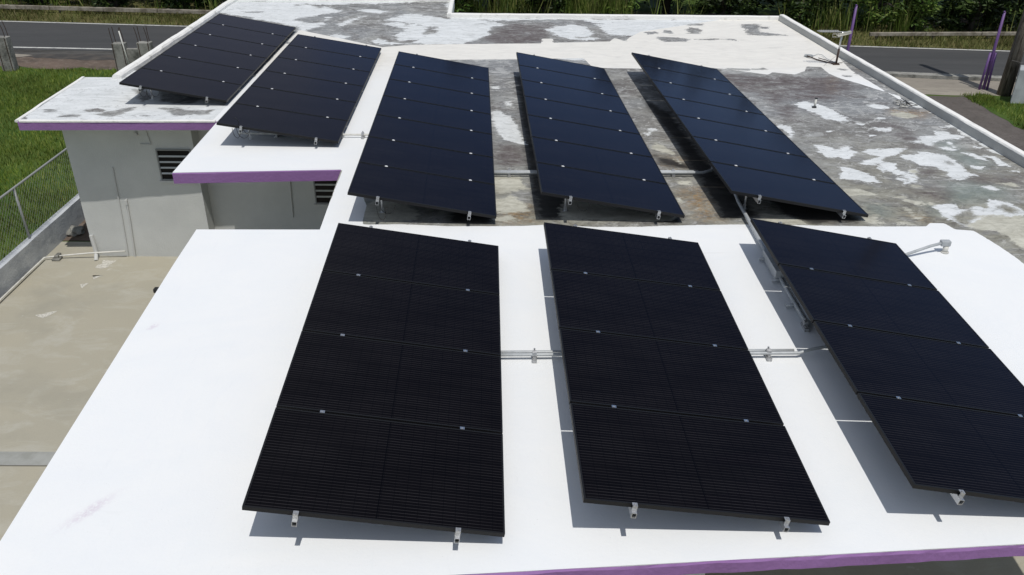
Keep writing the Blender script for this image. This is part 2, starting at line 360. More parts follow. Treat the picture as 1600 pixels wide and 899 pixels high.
tri_sheet('pavement', [(7, 25.0), (14.5, 24.5), (22, 24.0), (24, 25.2), (7, 27.4)], .0, M_PAVE, .06, .5, 8)
tri_sheet('driveway', [(7.4, -8), (17, -8), (13.8, 21.2), (13.6, 24.4), (7.4, 25.2)], -.003, M_DRIVE, .12, .5, 9)

# ------------------------------------------------------------ the roof
YH, H0 = 8.98568, 6.711-4.06120
def zb(x, y): return H0 - .00293*x - .000533*(y-YH)
def zn(x, y):
    s = min(1, max(0, (YH-y)/1.2)); s = s*s*(3-2*s)
    return H0 + .048908*(y-YH) - (.00293 + .0051*s)*x
def px_(y): return 6.82 + (21.97-y)*.0436           # inner foot of the right-hand parapet
quads_back = [
 ((-2.27, YH), (px_(YH), YH), (px_(10.8), 10.8), (-2.38, 10.82)),
 ((-4.65, 10.63), (-2.38, 10.82), (-2.51, 12.92), (-4.77, 12.95)),
 ((-2.38, 10.82), (px_(10.8), 10.8), (px_(12.9), 12.9), (-2.51, 12.92)),
 ((-7.93, 12.84), (-4.77, 12.95), (-4.88, 15.65), (-8.12, 15.62)),
 ((-4.77, 12.95), (-2.51, 12.92), (-2.6, 15.65), (-4.88, 15.65)),
 ((-2.51, 12.92), (px_(12.9), 12.9), (px_(15.65), 15.65), (-2.6, 15.65)),
 ((-7.42, 15.65), (px_(15.65), 15.65), (px_(22.02), 22.02), (-7.66, 22.0)),
 ((-7.66, 22.0), (-1.7, 22.01), (-1.76, 24.3), (-7.75, 24.3)),
]
quads_near = [
 ((-3.485, 3.66), (-2.1, 3.76), (-2.2653, 8.84), (-3.705, 8.81)),
 ((-2.1, 3.76), (5.6, 4.40), (5.92, YH), (-2.27, YH)),
]
EXTRA = []
quads_near_side = [((5.781, 7.0), (px_(7), 7.0), (px_(YH), YH), (5.92, YH))]
POLYS=[('F',[(-4.86,12.91),(-4.96,15.89),(-5.09,19.1),(-5.11,20.17),(-2.89,18.43),(-2.25,18.71),(-1.19,18.82),(0.61,18.98),(0.64,19.48),(0.9,19.49),(0.91,19.06),(2.19,19.26),(2.34,19.64),(2.56,19.35),(2.72,19.77),(3.03,20.37),(7.15,23.29),(7.59,23.31),(6.83,16.8),(6.95,14.3),(7.03,14.91),(6.77,15.39),(6.59,15.79),(6.39,16.12),(6.28,16.51),(6.3,17.04),(6.01,17.08),(5.86,16.7),(5.57,16.41),(5.17,16.57),(5.03,16.36),(4.71,16.55),(4.29,16.79),(3.95,16.88),(2.8,16.73),(1.79,16.77),(1.58,16.94),(1.46,17.6),(0.07,17.43),(-1.1,17.34),(-2.16,17.27),(-2.05,12.71),(-1.95,9.95),(-1.83,9.55),(-1.8,9.08),(-1.71,8.47),(-2.33,8.46),(-2.27,8.86),(-2.36,10.8),(-4.69,10.51),(-4.86,12.91)]),
('w',[(-6.35,12.56),(-7.83,12.51),(-8.52,16.13),(-7.7,16.17),(-4.96,15.89),(-4.8,12.88)]),
('w',[(-8.22,25),(-7.63,22.24),(-5.26,20.62),(-5.03,19.95),(-4.91,20.1),(-4.69,20.88),(-4.74,21.71),(-4.7,22.41),(-5.54,21.49),(-5.27,21.01),(-4.82,21.12),(-4.71,22.23),(-4.58,22.6),(-5.31,23.51),(-3.27,23.93),(-1.88,24.54),(-1.68,21.71),(-2.75,22.52),(-3.21,21.45),(-2.42,21.01),(-1.87,20.12),(-2.34,18.84),(-2.78,18.95),(-3.13,19.34),(-3.26,18.73),(-1.19,18.83),(-0.78,19.46),(-0.57,19.82),(-0.55,20.79),(-0.21,21.05),(-0.62,21.52),(1.59,21.89),(3.03,20.37),(6.84,22.18),(7.15,23.29),(1.81,25.31),(-4.01,26.69)]),
('w',[(0.82,20.49),(1.03,20.91),(1.49,21.19),(1.8,20.87),(1.96,20.08),(1.68,19.68),(1.11,19.65),(0.93,19.95)]),
('w',[(2,21.3),(3.11,21.45),(4.12,21.33),(3.86,19.87),(3.03,19.83),(2.27,19.94),(2.11,20.56)]),
('w',[(1.23,19.58),(1.92,19.59),(1.88,19.41),(1.28,19.38)]),
('w',[(-4.35,20.88),(-4.21,21.41),(-3.91,21.88),(-4.01,21.07),(-4.22,20.72)]),
('w',[(-4.32,19.58),(-4.17,19.8),(-3.77,19.52),(-3.99,19.15)]),
('w',[(-4.08,22.72),(-4.02,23.02),(-3.28,22.67),(-3.53,22.4),(-3.95,22.53)]),
('w',[(-3.32,20.94),(-2.86,21.31),(-2.64,20.81),(-2.37,21.51),(-2.24,20.18),(-2.52,19.85),(-2.65,20.4),(-2.97,20.79)]),
('w',[(-2.59,19.11),(-1.78,19.29),(-1.81,19.71),(-2.09,19.69),(-2.15,19.95),(-1.86,20.28),(-1.26,20.07),(-1.31,20.88),(-2.32,20.99),(-2.82,19.69)]),
('w',[(4.89,14.29),(5.2,14.46),(5.32,14.32),(5.48,14.07),(5.52,13.89),(5.6,13.59),(5.47,13.52),(5.57,13.34),(5.37,13.29),(5.18,13.43),(5.15,13.63),(5.06,13.87),(4.98,14.15)]),
('w',[(4.3,13.17),(4.41,13.06),(4.5,13.01),(4.42,12.84),(4.42,12.53),(4.33,12.44),(4.31,12.7)]),
('w',[(4.98,12.81),(5.17,12.79),(5.11,12.73),(4.98,12.74)]),
('w',[(4.65,12.6),(4.71,12.61),(4.68,12.55)]),
('w',[(4.26,14.71),(4.29,14.41),(4.25,14.47)]),
('w',[(5.05,12.44),(5.11,12.43),(5.06,12.39)]),
('w',[(6.21,14.28),(6.36,14.35),(6.49,14.29),(6.55,14.13),(6.4,14.02),(6.22,14.12)]),
('c',[(6.44,13.85),(6.69,13.89),(6.81,13.68),(6.59,13.5),(6.45,13.61)]),
('c',[(6.56,14.07),(6.71,14.03),(6.57,13.95)]),
('w',[(7.18,14.81),(7.18,14.55),(7.14,13.88),(7.09,14.09),(6.96,14.21),(7.05,14.54)]),
('w',[(6.74,12.89),(6.94,12.84),(6.93,12.66),(7.08,12.56),(6.98,12.4),(6.79,12.42),(6.51,12.24),(6.36,12.11),(6.29,12.23),(6.12,12.28),(6.32,12.38),(6.33,12.48),(6.49,12.61),(6.67,12.65)]),
('w',[(5.79,12.95),(6.09,12.95),(6.03,12.86),(5.89,12.78),(5.82,12.86)]),
('w',[(5.58,12.64),(5.72,12.61),(5.6,12.53)]),
('w',[(5.76,13.21),(5.7,13.14),(5.66,13.18)]),
('w',[(6.16,13.54),(6.17,13.48),(6.1,13.48)]),
('w',[(6.45,12.04),(6.6,12.07),(6.67,11.95),(6.63,11.89),(6.48,11.91)]),
('w',[(6.71,12.32),(6.77,12.24),(6.71,12),(6.66,12)]),
('w',[(6.65,11.83),(6.8,11.77),(6.9,11.63),(6.88,11.5),(6.81,11.56),(6.72,11.7)]),
('w',[(7,12.11),(7.13,12.09),(7.03,12.01)]),
('w',[(7.16,11.97),(7.28,11.97),(7.29,11.69),(7.24,11.81)]),
('w',[(7.02,11.71),(7.1,11.66),(7.11,11.42),(7.14,11.25),(6.99,11.24),(7.06,11.48)]),
('w',[(7.19,13.82),(7.23,13.15),(7.25,12.46),(7.24,12.02),(7.2,12.02),(7.17,12.41),(7.16,13.04)]),
('w',[(6.95,13.06),(7.2,13.12),(7.11,13.04)]),
('w',[(5.21,11.83),(5.37,11.89),(5.67,11.97),(5.93,11.97),(5.81,11.81),(5.61,11.68),(5.39,11.45),(5.24,11.25),(5.02,11.22),(4.85,11.26),(5.21,11.49),(5.34,11.59),(5.31,11.72)]),
('w',[(4.58,12.07),(4.7,12.07),(4.85,11.93),(5.01,12.04),(5.11,12.05),(5.1,11.76),(5.01,11.58),(4.8,11.37),(4.74,11.53),(4.56,11.56)]),
('w',[(4.99,11.38),(5.16,11.45),(5.3,11.5),(5.3,11.35),(5.15,11.21),(4.94,11.25)]),
('w',[(5.14,11.07),(5.3,11.33),(5.49,11.31),(5.43,11.03),(5.54,10.91),(5.6,11.04),(5.7,11.08),(5.64,10.79),(5.51,10.63),(5.56,10.58),(5.42,10.55),(5.41,10.67),(5.41,10.85),(5.29,10.9),(5.27,10.99),(5.16,10.9)]),
('w',[(5.76,11.65),(5.99,11.75),(6.05,11.89),(6.29,11.81),(6.41,11.63),(6.42,11.36),(6.4,11.15),(6.39,10.92),(6.49,10.88),(6.28,10.75),(6.11,10.64),(5.98,10.67),(6.07,10.93),(6.05,11.09),(6.04,11.22),(5.86,11.23),(5.83,11.39),(5.67,11.47)]),
('w',[(4.69,11.18),(4.85,10.99),(4.95,10.9),(5.02,10.54),(4.82,10.5),(4.71,10.61),(4.49,10.64)]),
('w',[(5.32,10.72),(5.36,10.71),(5.38,10.53),(5.29,10.51)]),
('c',[(4.4,10.33),(4.61,10.34),(4.72,10.12),(4.55,10.1),(4.36,10.08)]),
('c',[(5.6,11.04),(5.69,11.06),(5.65,10.81),(5.53,10.75)]),
('c',[(5.35,10.42),(5.49,10.46),(5.48,10.4),(5.38,10.36)]),
('c',[(4.92,9.97),(5.06,10.08),(5.16,10.06),(5.11,10.01)]),
('c',[(4.59,9.82),(4.67,9.84),(4.68,9.77)]),
('c',[(5.05,9.95),(5.15,9.92),(5.24,9.87),(5.22,9.78),(5.13,9.8),(5.02,9.87)]),
('c',[(5.33,9.87),(5.41,9.84),(5.34,9.79)]),
('c',[(4.98,9.69),(5,9.61),(4.99,9.42),(5.05,9.29),(5.01,9.21),(4.94,9.26),(4.94,9.45)]),
('w',[(5.37,9.72),(5.64,9.83),(5.58,9.66),(5.77,9.63),(5.93,9.77),(6,9.57),(6.14,9.98),(6.27,9.95),(6.46,9.65),(6.02,8.83),(5.85,8.97),(5.69,9.15),(5.55,9.06),(5.49,9.12),(5.36,9.27),(5.31,9.3),(5.35,9.52)]),
('c',[(5.49,9.12),(5.67,9.31),(5.96,9.44),(6.48,9.45),(5.98,8.55),(5.86,8.55),(5.84,8.77),(5.8,9),(5.61,9)]),
('c',[(6.59,10.55),(6.77,10.59),(6.86,10.52),(6.8,10.44),(6.72,10.44)]),
('w',[(6.31,10.44),(6.45,10.47),(6.51,10.34),(6.39,10.3)]),
('w',[(6.99,11.04),(7.1,11.02),(7.01,11)]),
('w',[(6.58,11.21),(6.73,11.2),(6.69,11.05),(6.58,11.11)]),
('c',[(4.27,9.33),(4.41,9.43),(4.51,9.43),(4.51,9.28),(4.58,9.12),(4.34,9.11),(4.27,9.21)]),
('c',[(4.69,9.25),(4.82,9.28),(4.85,9.13),(4.67,9.13)]),
('w',[(-0.39,13.53),(-0.28,13.76),(-0.02,13.36),(0.1,12.62),(0.18,11.97),(-0.07,12.08),(-0.3,12.6)]),
('w',[(-0.43,15.23),(-0.27,15.33),(-0.31,14.97)]),
('c',[(-0.31,10.64),(0.12,10.72),(0.18,10.16),(-0.09,10.02),(-0.29,10.06)]),
('c',[(-0.27,9.8),(-0.01,9.93),(0.17,9.68),(0.2,9.44),(-0.09,9.39),(-0.26,9.43)]),
('w',[(-0.19,14.23),(-0.03,14.31),(-0.07,13.99)]),
('c',[(-0.27,9.27),(-0.01,9.31),(0.11,9.12),(-0.27,9.1)]),
('c',[(2.03,11.91),(2.18,12.1),(2.3,11.96),(2.44,11.5),(2.25,11.63)]),
('c',[(2.16,10.53),(2.41,10.56),(2.42,10.42),(2.22,10.36)]),
('c',[(2.33,11.43),(2.43,11.33),(2.39,11.19)]),
('w',[(2.05,12.6),(2.15,12.61),(2.18,12.45),(2.08,12.44)]),
('w',[(2.15,12.88),(2.3,12.83),(2.26,12.7),(2.12,12.51)]),
('w',[(0.81,17.62),(1.48,17.63),(1.48,17.4),(1.07,17.42)]),
('c',[(2.11,9.96),(2.18,9.9),(2.17,9.74),(2.1,9.79)]),
('c',[(-1.89,9.42),(-1.75,9.69),(-1.59,9.69),(-1.36,9.58),(-1.26,9.51),(-1.11,9.33),(-1.19,9.11),(-1.59,9.06),(-1.76,9.09)]),
('c',[(0.73,9.87),(1.7,9.72),(2.06,9.49),(1.94,9.19),(0.61,9.18),(0.55,9.45)]),
('c',[(3,9.41),(3.4,9.42),(3.55,9.14),(3.08,9.13)]),
('G',[(3.36,19.78),(3.84,19.75),(4.1,19.56),(3.95,19.32),(3.43,19.26)]),
('G',[(5.73,21.4),(6.12,21.45),(5.98,20.53),(6.49,20.13),(5.83,20.07),(5.6,20.2)]),
('G',[(4.09,19.59),(4.77,19.65),(4.7,19.47),(4.39,19.52)]),
('G',[(4.29,21.01),(4.54,20.89),(4.46,20.25),(4.18,20.23)]),
('G',[(3.12,20.33),(3.39,20.38),(3.41,20.19),(3.18,20.09)]),
('G',[(4.26,21.39),(4.72,21.46),(4.64,21.27),(4.32,21.18)]),
('G',[(4.09,22.14),(4.2,22.15),(4.16,21.91),(4.05,21.9)]),
('G',[(4.82,19.6),(5.15,19.64),(5.14,19.47),(4.96,19.52)]),
('G',[(6.13,21.11),(6.34,21.12),(6.27,20.87),(6.08,20.91)]),
('G',[(3.65,20.57),(3.82,20.42),(3.75,20.18),(3.63,20.25)]),
('G',[(-0.89,21.76),(-0.7,21.74),(-0.59,21.42),(-0.73,21.56)]),
('G',[(-1.04,21.17),(-0.68,21.24),(-0.71,21.04),(-1.01,21.05)]),
('G',[(0.1,22.04),(0.59,22.12),(0.38,21.87),(0.1,21.89)]),
('G',[(1.99,22),(2.21,22.08),(2.33,21.91),(2.05,21.85)]),
('G',[(2.5,22.14),(3.13,22.13),(3.07,21.91),(2.5,21.84)]),
('G',[(2.41,19.72),(2.54,19.72),(2.56,19.33),(2.5,19.38)]),
('G',[(0.62,19.12),(0.46,19.22),(0.62,19.29)]),
('G',[(0.94,19.5),(1.14,19.14),(0.92,19.08)]),
('G',[(-6,23.21),(-6.03,23.62),(-5.69,23.6),(-5.88,23.32)]),
('G',[(-7.1,22.45),(-6.53,22.42),(-6.63,22.28),(-7.07,22.31)]),
('G',[(-5.56,23.55),(-5.16,23.42),(-5.23,23.05),(-5.43,23.28)]),
('G',[(-7.33,24.02),(-6.9,24.09),(-6.96,23.91)]),
('G',[(-2.1,20.03),(-1.83,19.97),(-1.93,20.68),(-2.12,20.67)]),
('G',[(-3.33,23.58),(-2.88,23.56),(-3.09,23.18),(-3.03,22.39),(-3.24,22.57)]),
('G',[(-2.55,23.63),(-2.44,23.63),(-2.5,23.11)]),
('G',[(-1.79,21.9),(-1.62,22.1),(-1.63,21.7)]),
('G',[(4.78,16.83),(5.09,16.89),(5.14,16.76),(4.85,16.77)]),
('G',[(4.31,16.83),(4.77,16.82),(4.73,16.7),(4.32,16.74)]),
('G',[(6.59,16.96),(6.83,16.84),(6.67,16.74)]),
('G',[(6.51,16.36),(6.65,16.33),(6.55,16.24)]),
('G',[(6.77,16.62),(6.92,16.59),(6.81,16.38)]),
('G',[(6.17,9.74),(6.29,9.78),(6.37,9.68),(6.34,9.53),(6.23,9.5),(6.16,9.58)]),
('G',[(6.28,11.44),(6.38,11.4),(6.32,11.29),(6.26,11.33)]),
('G',[(5.38,9.3),(5.6,9.56),(5.77,9.63),(5.72,9.37),(5.49,9.12)]),
('G',[(-7.87,13.5),(-7.59,13.57),(-7.58,13.37),(-7.75,13.35)]),
('G',[(-7.17,13.48),(-7.02,13.62),(-6.86,13.58),(-6.78,13.38),(-7.05,13.37)]),
('G',[(-6.89,13.26),(-6.58,13.59),(-6.37,13.74),(-6.45,13.28),(-6.56,13.16)]),
('G',[(-7.47,13.15),(-7.1,13.25),(-7.07,13.14),(-7.41,13.09)]),
('G',[(-6.07,13.66),(-5.76,13.7),(-5.43,13.54),(-5.06,13.56),(-5.06,13.3),(-5.59,13.24),(-5.73,13.48)]),
('G',[(-6.85,14.79),(-6.68,14.8),(-6.31,14.29),(-6.41,13.98)]),
('G',[(-6.39,14.81),(-5.4,14.42),(-5.51,13.92),(-6.09,13.99)]),
('G',[(-6.12,13.24),(-5.8,13.24),(-6.04,13.18)]),
('G',[(-5.14,18.63),(-5.15,18.98),(-5.06,18.99),(-4.99,18.64)]),
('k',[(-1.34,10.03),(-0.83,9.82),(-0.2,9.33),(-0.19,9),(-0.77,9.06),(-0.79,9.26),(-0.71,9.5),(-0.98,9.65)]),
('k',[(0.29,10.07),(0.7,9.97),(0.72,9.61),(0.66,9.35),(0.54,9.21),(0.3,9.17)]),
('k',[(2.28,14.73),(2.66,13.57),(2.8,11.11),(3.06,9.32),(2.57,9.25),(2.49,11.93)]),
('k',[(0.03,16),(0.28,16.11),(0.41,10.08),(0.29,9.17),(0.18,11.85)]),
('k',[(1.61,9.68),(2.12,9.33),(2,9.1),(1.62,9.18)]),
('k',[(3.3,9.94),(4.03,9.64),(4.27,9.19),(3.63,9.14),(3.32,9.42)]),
('b',[(5.94,13.11),(6.07,13.22),(6.23,13.2),(6.29,12.98),(6.12,12.97),(5.95,13)]),
('b',[(6.02,12.84),(6.28,12.9),(6.3,12.48),(6.2,12.33),(6.03,12.37),(5.99,12.57)]),
('b',[(5.52,12.58),(5.73,12.69),(5.61,12.56)]),
('b',[(6.05,12.12),(6.36,12.11),(6.23,12.03),(6.05,12.04)]),
('b',[(-0.05,21.17),(0.86,20.98),(0.74,19.7),(0.5,19.01),(-0.04,18.9),(-0.48,18.96),(-0.67,19.46),(-0.36,20.57)]),
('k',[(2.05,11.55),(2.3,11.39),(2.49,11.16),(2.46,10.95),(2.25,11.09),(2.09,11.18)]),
('b',[(4.57,14.1),(4.78,14.2),(4.86,13.98),(4.7,13.67),(4.7,13.32),(4.54,13.37),(4.52,13.73)]),
('b',[(5.23,10.34),(5.49,10.38),(5.71,10.45),(5.77,10.3),(5.7,10.11),(5.58,9.91),(5.45,9.93),(5.4,10.1),(5.28,10.21)]),
('b',[(5.71,10.96),(5.97,11.22),(6.04,11.18),(5.88,10.88),(5.7,10.82)]),
('b',[(5.14,18.59),(5.47,18.47),(5.64,18.22),(5.71,18.05),(5.43,18.08),(5.29,18.33)]),
('b',[(-0.28,11.9),(-0.02,12.08),(0.19,11.62),(0.19,11.13),(-0.23,10.97)]),
('b',[(3.93,16.42),(4.92,16.26),(5.7,16.13),(6.24,16.23),(6.53,15.62),(6.1,14.95),(5.58,14.53),(5.03,14.57),(4.6,14.36),(4.41,14.75),(4.14,15.52)]),
('b',[(6.3,10.73),(6.53,10.84),(7.12,10.88),(6.93,10.52),(6.67,10.57),(6.32,10.58)]),
('o',[(2.2,10.15),(2.54,10.28),(2.57,9.7),(2.51,9.25),(2.32,9.15),(2.23,9.39),(2.18,9.8)]),
('o',[(4.97,9.41),(5.09,9.34),(5.04,9.26),(4.99,9.29)]),
('o',[(-0.13,9.43),(0.2,9.6),(0.23,9.13),(-0.16,9.04)]),
('o',[(6.07,15.91),(6.26,16.15),(6,15.45),(5.82,15.08)]),
('o',[(2.13,11.49),(2.5,11.43),(2.45,11.03),(2.17,11.12)]),
('o',[(3.58,10.05),(4.06,9.75),(3.82,9.24)]),
('o',[(6.51,14.07),(7.16,13.91),(6.75,13.53),(6.41,13.7)]),
('g',[(6.51,12.24),(6.84,12.45),(6.72,11.86),(6.87,11.41),(6.64,11.07),(6.5,11.4),(6.48,11.85)]),
('g',[(5.89,10.53),(6.27,10.61),(6.58,10.39),(6.48,10.06),(5.89,9.84),(5.64,9.86),(5.72,10.19)]),
('g',[(4.52,9.73),(4.72,9.74),(4.58,9.4),(4.47,9.43)]),
('g',[(-1.97,9.79),(-1.76,9.49),(-1.55,9.1),(-1.8,9.08)]),
('g',[(5.32,9.75),(5.36,9.55),(5.27,9.45)])]

NEAR_WHITE = [(-2.6,9.3),(-2.04,9.06),(-1.75,8.98),(-1.3,9.0),(-.77,8.96),(-.31,8.97),(.1,8.99),(.38,9.03),(1.0,8.98),(1.53,9.0),(2.0,9.05),(2.32,9.08),(2.93,9.1),(4.25,9.08),(5.0,9.1),(5.05,9.2),(5.25,9.2),(5.29,9.02),(5.5,8.98),(5.58,8.75),(5.67,8.43),(5.75,8.0),(5.8,6),(5.8,3),(-5,3),(-5,9.3)]
def sdist(P, poly):
    """signed distance (positive inside) of points P (n, 2) to a polygon"""
    poly = np.array(poly); n = len(poly); d = np.full(len(P), 1e9); ins = np.zeros(len(P), bool)
    for i in range(n):
        a = poly[i]; b = poly[(i+1) % n]; e = b-a; L = (e*e).sum() + 1e-12
        t = np.clip(((P-a)@e)/L, 0, 1); q = P - a - t[:, None]*e; d = np.minimum(d, np.hypot(q[:, 0], q[:, 1]))
        c = ((a[1] > P[:, 1]) != (b[1] > P[:, 1]))
        with np.errstate(divide='ignore', invalid='ignore'):
            xi = (b[0]-a[0])*(P[:, 1]-a[1])/(b[1]-a[1]) + a[0]
        ins ^= c & (P[:, 0] < xi)
    return np.where(ins, d, -d)
SAT = .3
def field(P, cats, polys):
    out = np.full(len(P), -SAT)
    for c, pl in polys:
        if c not in cats: continue
        a = np.array(pl); lo = a.min(0)-SAT; hi = a.max(0)+SAT
        k = np.where((P[:, 0] > lo[0]) & (P[:, 0] < hi[0]) & (P[:, 1] > lo[1]) & (P[:, 1] < hi[1]))[0]
        if len(k): out[k] = np.maximum(out[k], sdist(P[k], pl))
    return np.clip(out, -SAT, SAT)
def roof_mesh(name, quads, zf, parent, cell=.05):
    V = []; Fc = []; off = 0
    for q in quads:
        q = np.array(q, float)
        nx = max(2, int(max(np.hypot(*(q[1]-q[0])), np.hypot(*(q[2]-q[3])))/cell)); ny = max(2, int(np.hypot(*(q[3]-q[0]))/cell))
        u = np.linspace(0, 1, nx+1)[None, :, None]; v = np.linspace(0, 1, ny+1)[:, None, None]
        p = (q[0]*(1-u) + q[1]*u)*(1-v) + (q[3]*(1-u) + q[2]*u)*v; p = p.reshape(-1, 2)
        V.append(p); i = np.arange(ny)[:, None]*(nx+1) + np.arange(nx)[None, :]; i = i.ravel() + off
        Fc.append(np.stack([i, i+1, i+nx+2, i+nx+1], 1)); off += len(p)
    P = np.concatenate(V); Fc = np.concatenate(Fc)
    z = np.array([zf(x, y) for x, y in P])
    L = parent.location
    o = mesh_np(name, np.column_stack([P[:, 0]-L.x, P[:, 1]-L.y, z-L.z]), Fc, M_ROOF, parent)
    polys = POLYS + [('N', NEAR_WHITE)]
    w = field(P, 'w', polys); c = field(P, 'c', polys); cut = field(P, 'G', polys)
    f = np.maximum(field(P, 'F', polys), field(P, 'N', polys))
    nrm = lambda a: .5 + a/(2*SAT)
    ones = np.ones(len(P))
    cream = np.clip((P[:, 1]-15.5)/1.6, 0, 1)
    violet = np.maximum.reduce([np.exp(-(((P[:, 0]-cx)*ca+(P[:, 1]-cy)*sa)**2/a**2 + ((P[:, 1]-cy)*ca-(P[:, 0]-cx)*sa)**2/b**2)*1.2)
        for cx, cy, a, b, ca, sa in ((-3.02, 4.42, .17, .035, .6, .8), (-3.44, 6.77, .05, .025, .5, .87))])
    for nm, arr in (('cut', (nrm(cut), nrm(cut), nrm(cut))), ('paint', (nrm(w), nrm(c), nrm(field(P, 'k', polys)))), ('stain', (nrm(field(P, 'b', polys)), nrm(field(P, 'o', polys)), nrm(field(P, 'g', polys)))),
                    ('fresh', (nrm(f), cream, violet))):
        at = o.data.color_attributes.new(nm, 'FLOAT_COLOR', 'POINT')
        at.data.foreach_set('color', np.column_stack([*arr, ones]).astype(np.float32).ravel())
    return o

house = empty('house', (0, 12, 0)); tag(house, 'single storey grey house with flat stained concrete roof and purple fascia', 'house')
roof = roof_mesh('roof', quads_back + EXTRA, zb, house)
carport = empty('carport', (1, 6.5, 0)); tag(carport, 'carport with freshly painted white roof slab sloping to the front', 'carport')
croof = roof_mesh('roof', quads_near + quads_near_side, zn, carport, .06)
T = .15
mb = MB()
for q in quads_back + EXTRA: mb.prism(q, lambda x, y: zb(x, y)-T, lambda x, y: zb(x, y)-.004)
local(mb, house).build('roof_slab', M_SLAB, house)
mb = MB()
for q in quads_near + quads_near_side:
    lerp = lambda a, c_, t_: (a[0]+(c_[0]-a[0])*t_, a[1]+(c_[1]-a[1])*t_)
    for k in range(20):
        mb.prism([lerp(q[0], q[3], k/20), lerp(q[1], q[2], k/20), lerp(q[1], q[2], (k+1)/20), lerp(q[0], q[3], (k+1)/20)], lambda x, y: zn(x, y)-.095, lambda x, y: zn(x, y)-.004)
local(mb, carport).build('roof_slab', M_SLAB, carport)
TN = .098
def fascia(parent, p, q, zf, T, seed=1, amp=.004):
    """purple strip fixed 1 cm proud of the slab edge from p to q, with an uneven top edge"""
    r = random.Random(seed); mb = MB(); L = math.hypot(q[0]-p[0], q[1]-p[1]); n = max(2, int(L/.12))
    dx, dy = (q[0]-p[0])/L, (q[1]-p[1])/L; nx, ny = dy, -dx
    V = []; j = 0
    for i in range(n+1):
        t = i/n; j = .8*j + r.uniform(-amp, amp)
        x, y = p[0]+dx*L*t, p[1]+dy*L*t; z = zf(x, y); o = .012 + r.uniform(0, amp)
        V += [(x, y, z-T-.003), (x+nx*o, y+ny*o, z-T-.004), (x+nx*(o+j*.5), y+ny*(o+j*.5), z-.012+j), (x, y, z-.003+j*.3)]
    F = []
    for i in range(n):
        a = 4*i; F += [(a+k, a+(k+1) % 4, a+4+(k+1) % 4, a+4+k) for k in range(4)]
    F += [(0, 1, 2, 3), (4*n, 4*n+3, 4*n+2, 4*n+1)]
    mb.add(V, F); local(mb, parent).build('fascia', M_PURPLE, parent)
fascia(house, (-7.93, 12.84), (-4.775, 12.95), zb, .135, seed=2)
fascia(house, (-4.65, 10.63), (-2.385, 10.815), zb, .15, seed=3)
fascia(carport, (-3.485, 3.66), (-2.1, 3.76), zn, TN, seed=4, amp=.008)
fascia(carport, (-2.1, 3.76), (5.6, 4.40), zn, TN, seed=5, amp=.010)

# raised kerbs and the parapet on the roof
def kerb(name, pts, w, h, m=M_KERB, side=1, seed=1, amp=.006, round_=.02, low=None):
    low = -T if low is None else low; r = random.Random(seed); mb = MB(); out = []
    for i in range(len(pts)-1):
        (x0, y0), (x1, y1) = pts[i], pts[i+1]; L = math.hypot(x1-x0, y1-y0); n = max(1, int(L/.3))
        for k in range(n + (i == len(pts)-2)): out.append((x0+(x1-x0)*k/n, y0+(y1-y0)*k/n))
    V = []
    for i, (x, y) in enumerate(out):
        a = out[max(0, i-1)]; b = out[min(len(out)-1, i+1)]; L = math.hypot(b[0]-a[0], b[1]-a[1]); nx, ny = (b[1]-a[1])/L*side, -(b[0]-a[0])/L*side
        z = zb(x, y); e = r.uniform(-amp, amp); e2 = r.uniform(-amp, amp)
        V += [(x+e*nx, y+e*ny, z-.03), (x+(e+.004)*nx, y+(e+.004)*ny, z+h-round_), (x+nx*round_, y+ny*round_, z+h+e2*.5),
              (x+nx*(w-round_), y+ny*(w-round_), z+h+e*.5), (x+nx*w, y+ny*w, z+h-round_), (x+nx*w, y+ny*w, z+low)]
    n = len(out); F = [(6*i+k, 6*i+(k+1) % 6, 6*i+6+(k+1) % 6, 6*i+6+k) for i in range(n-1) for k in range(6)]
    F += [tuple(range(6)), tuple(6*(n-1)+k for k in range(6))]
    mb.add(V, F); return local(mb, house).build(name, m, house)
kerb('parapet', [(px_(7.0), 7.0), (px_(15), 15), (px_(22.0), 22.0)], .13, .15, seed=3)
mb = MB(); yy_ = [7.0 + .5*i for i in range(31)]
V = [(px_(y)-.008, y, zb(px_(y), y)+d) for y in yy_ for d in (-.01, .128)]
mb.add(V, [(2*i, 2*i+2, 2*i+3, 2*i+1) for i in range(len(yy_)-1)]); local(mb, house).build('parapet_face', M_FACE, house)
kerb('roof_kerb', [(px_(22.02)+.15, 21.99), (2.5, 21.93), (-1.72, 21.90)], .12, .10, seed=4)
kerb('roof_kerb', [(-1.72, 21.9), (-1.80, 24.2)], .12, .10, seed=5)
kerb('roof_kerb', [(-1.7, 24.2), (-7.72, 24.2)], .2, .16, seed=6)
kerb('roof_kerb', [(-7.38, 15.5), (-7.53, 19.5), (-7.74, 24.3)], .17, .09, seed=7, side=-1, amp=.012, round_=.035)
kerb('roof_kerb', [(-7.93, 12.86), (-8.12, 15.6)], .06, .018, seed=8, side=-1, amp=.008, round_=.01, low=-.02)
kerb('roof_kerb', [(-4.8, 12.975), (-7.9, 12.87)], .05, .022, seed=9, side=-1, amp=.008, round_=.008, low=-.01)

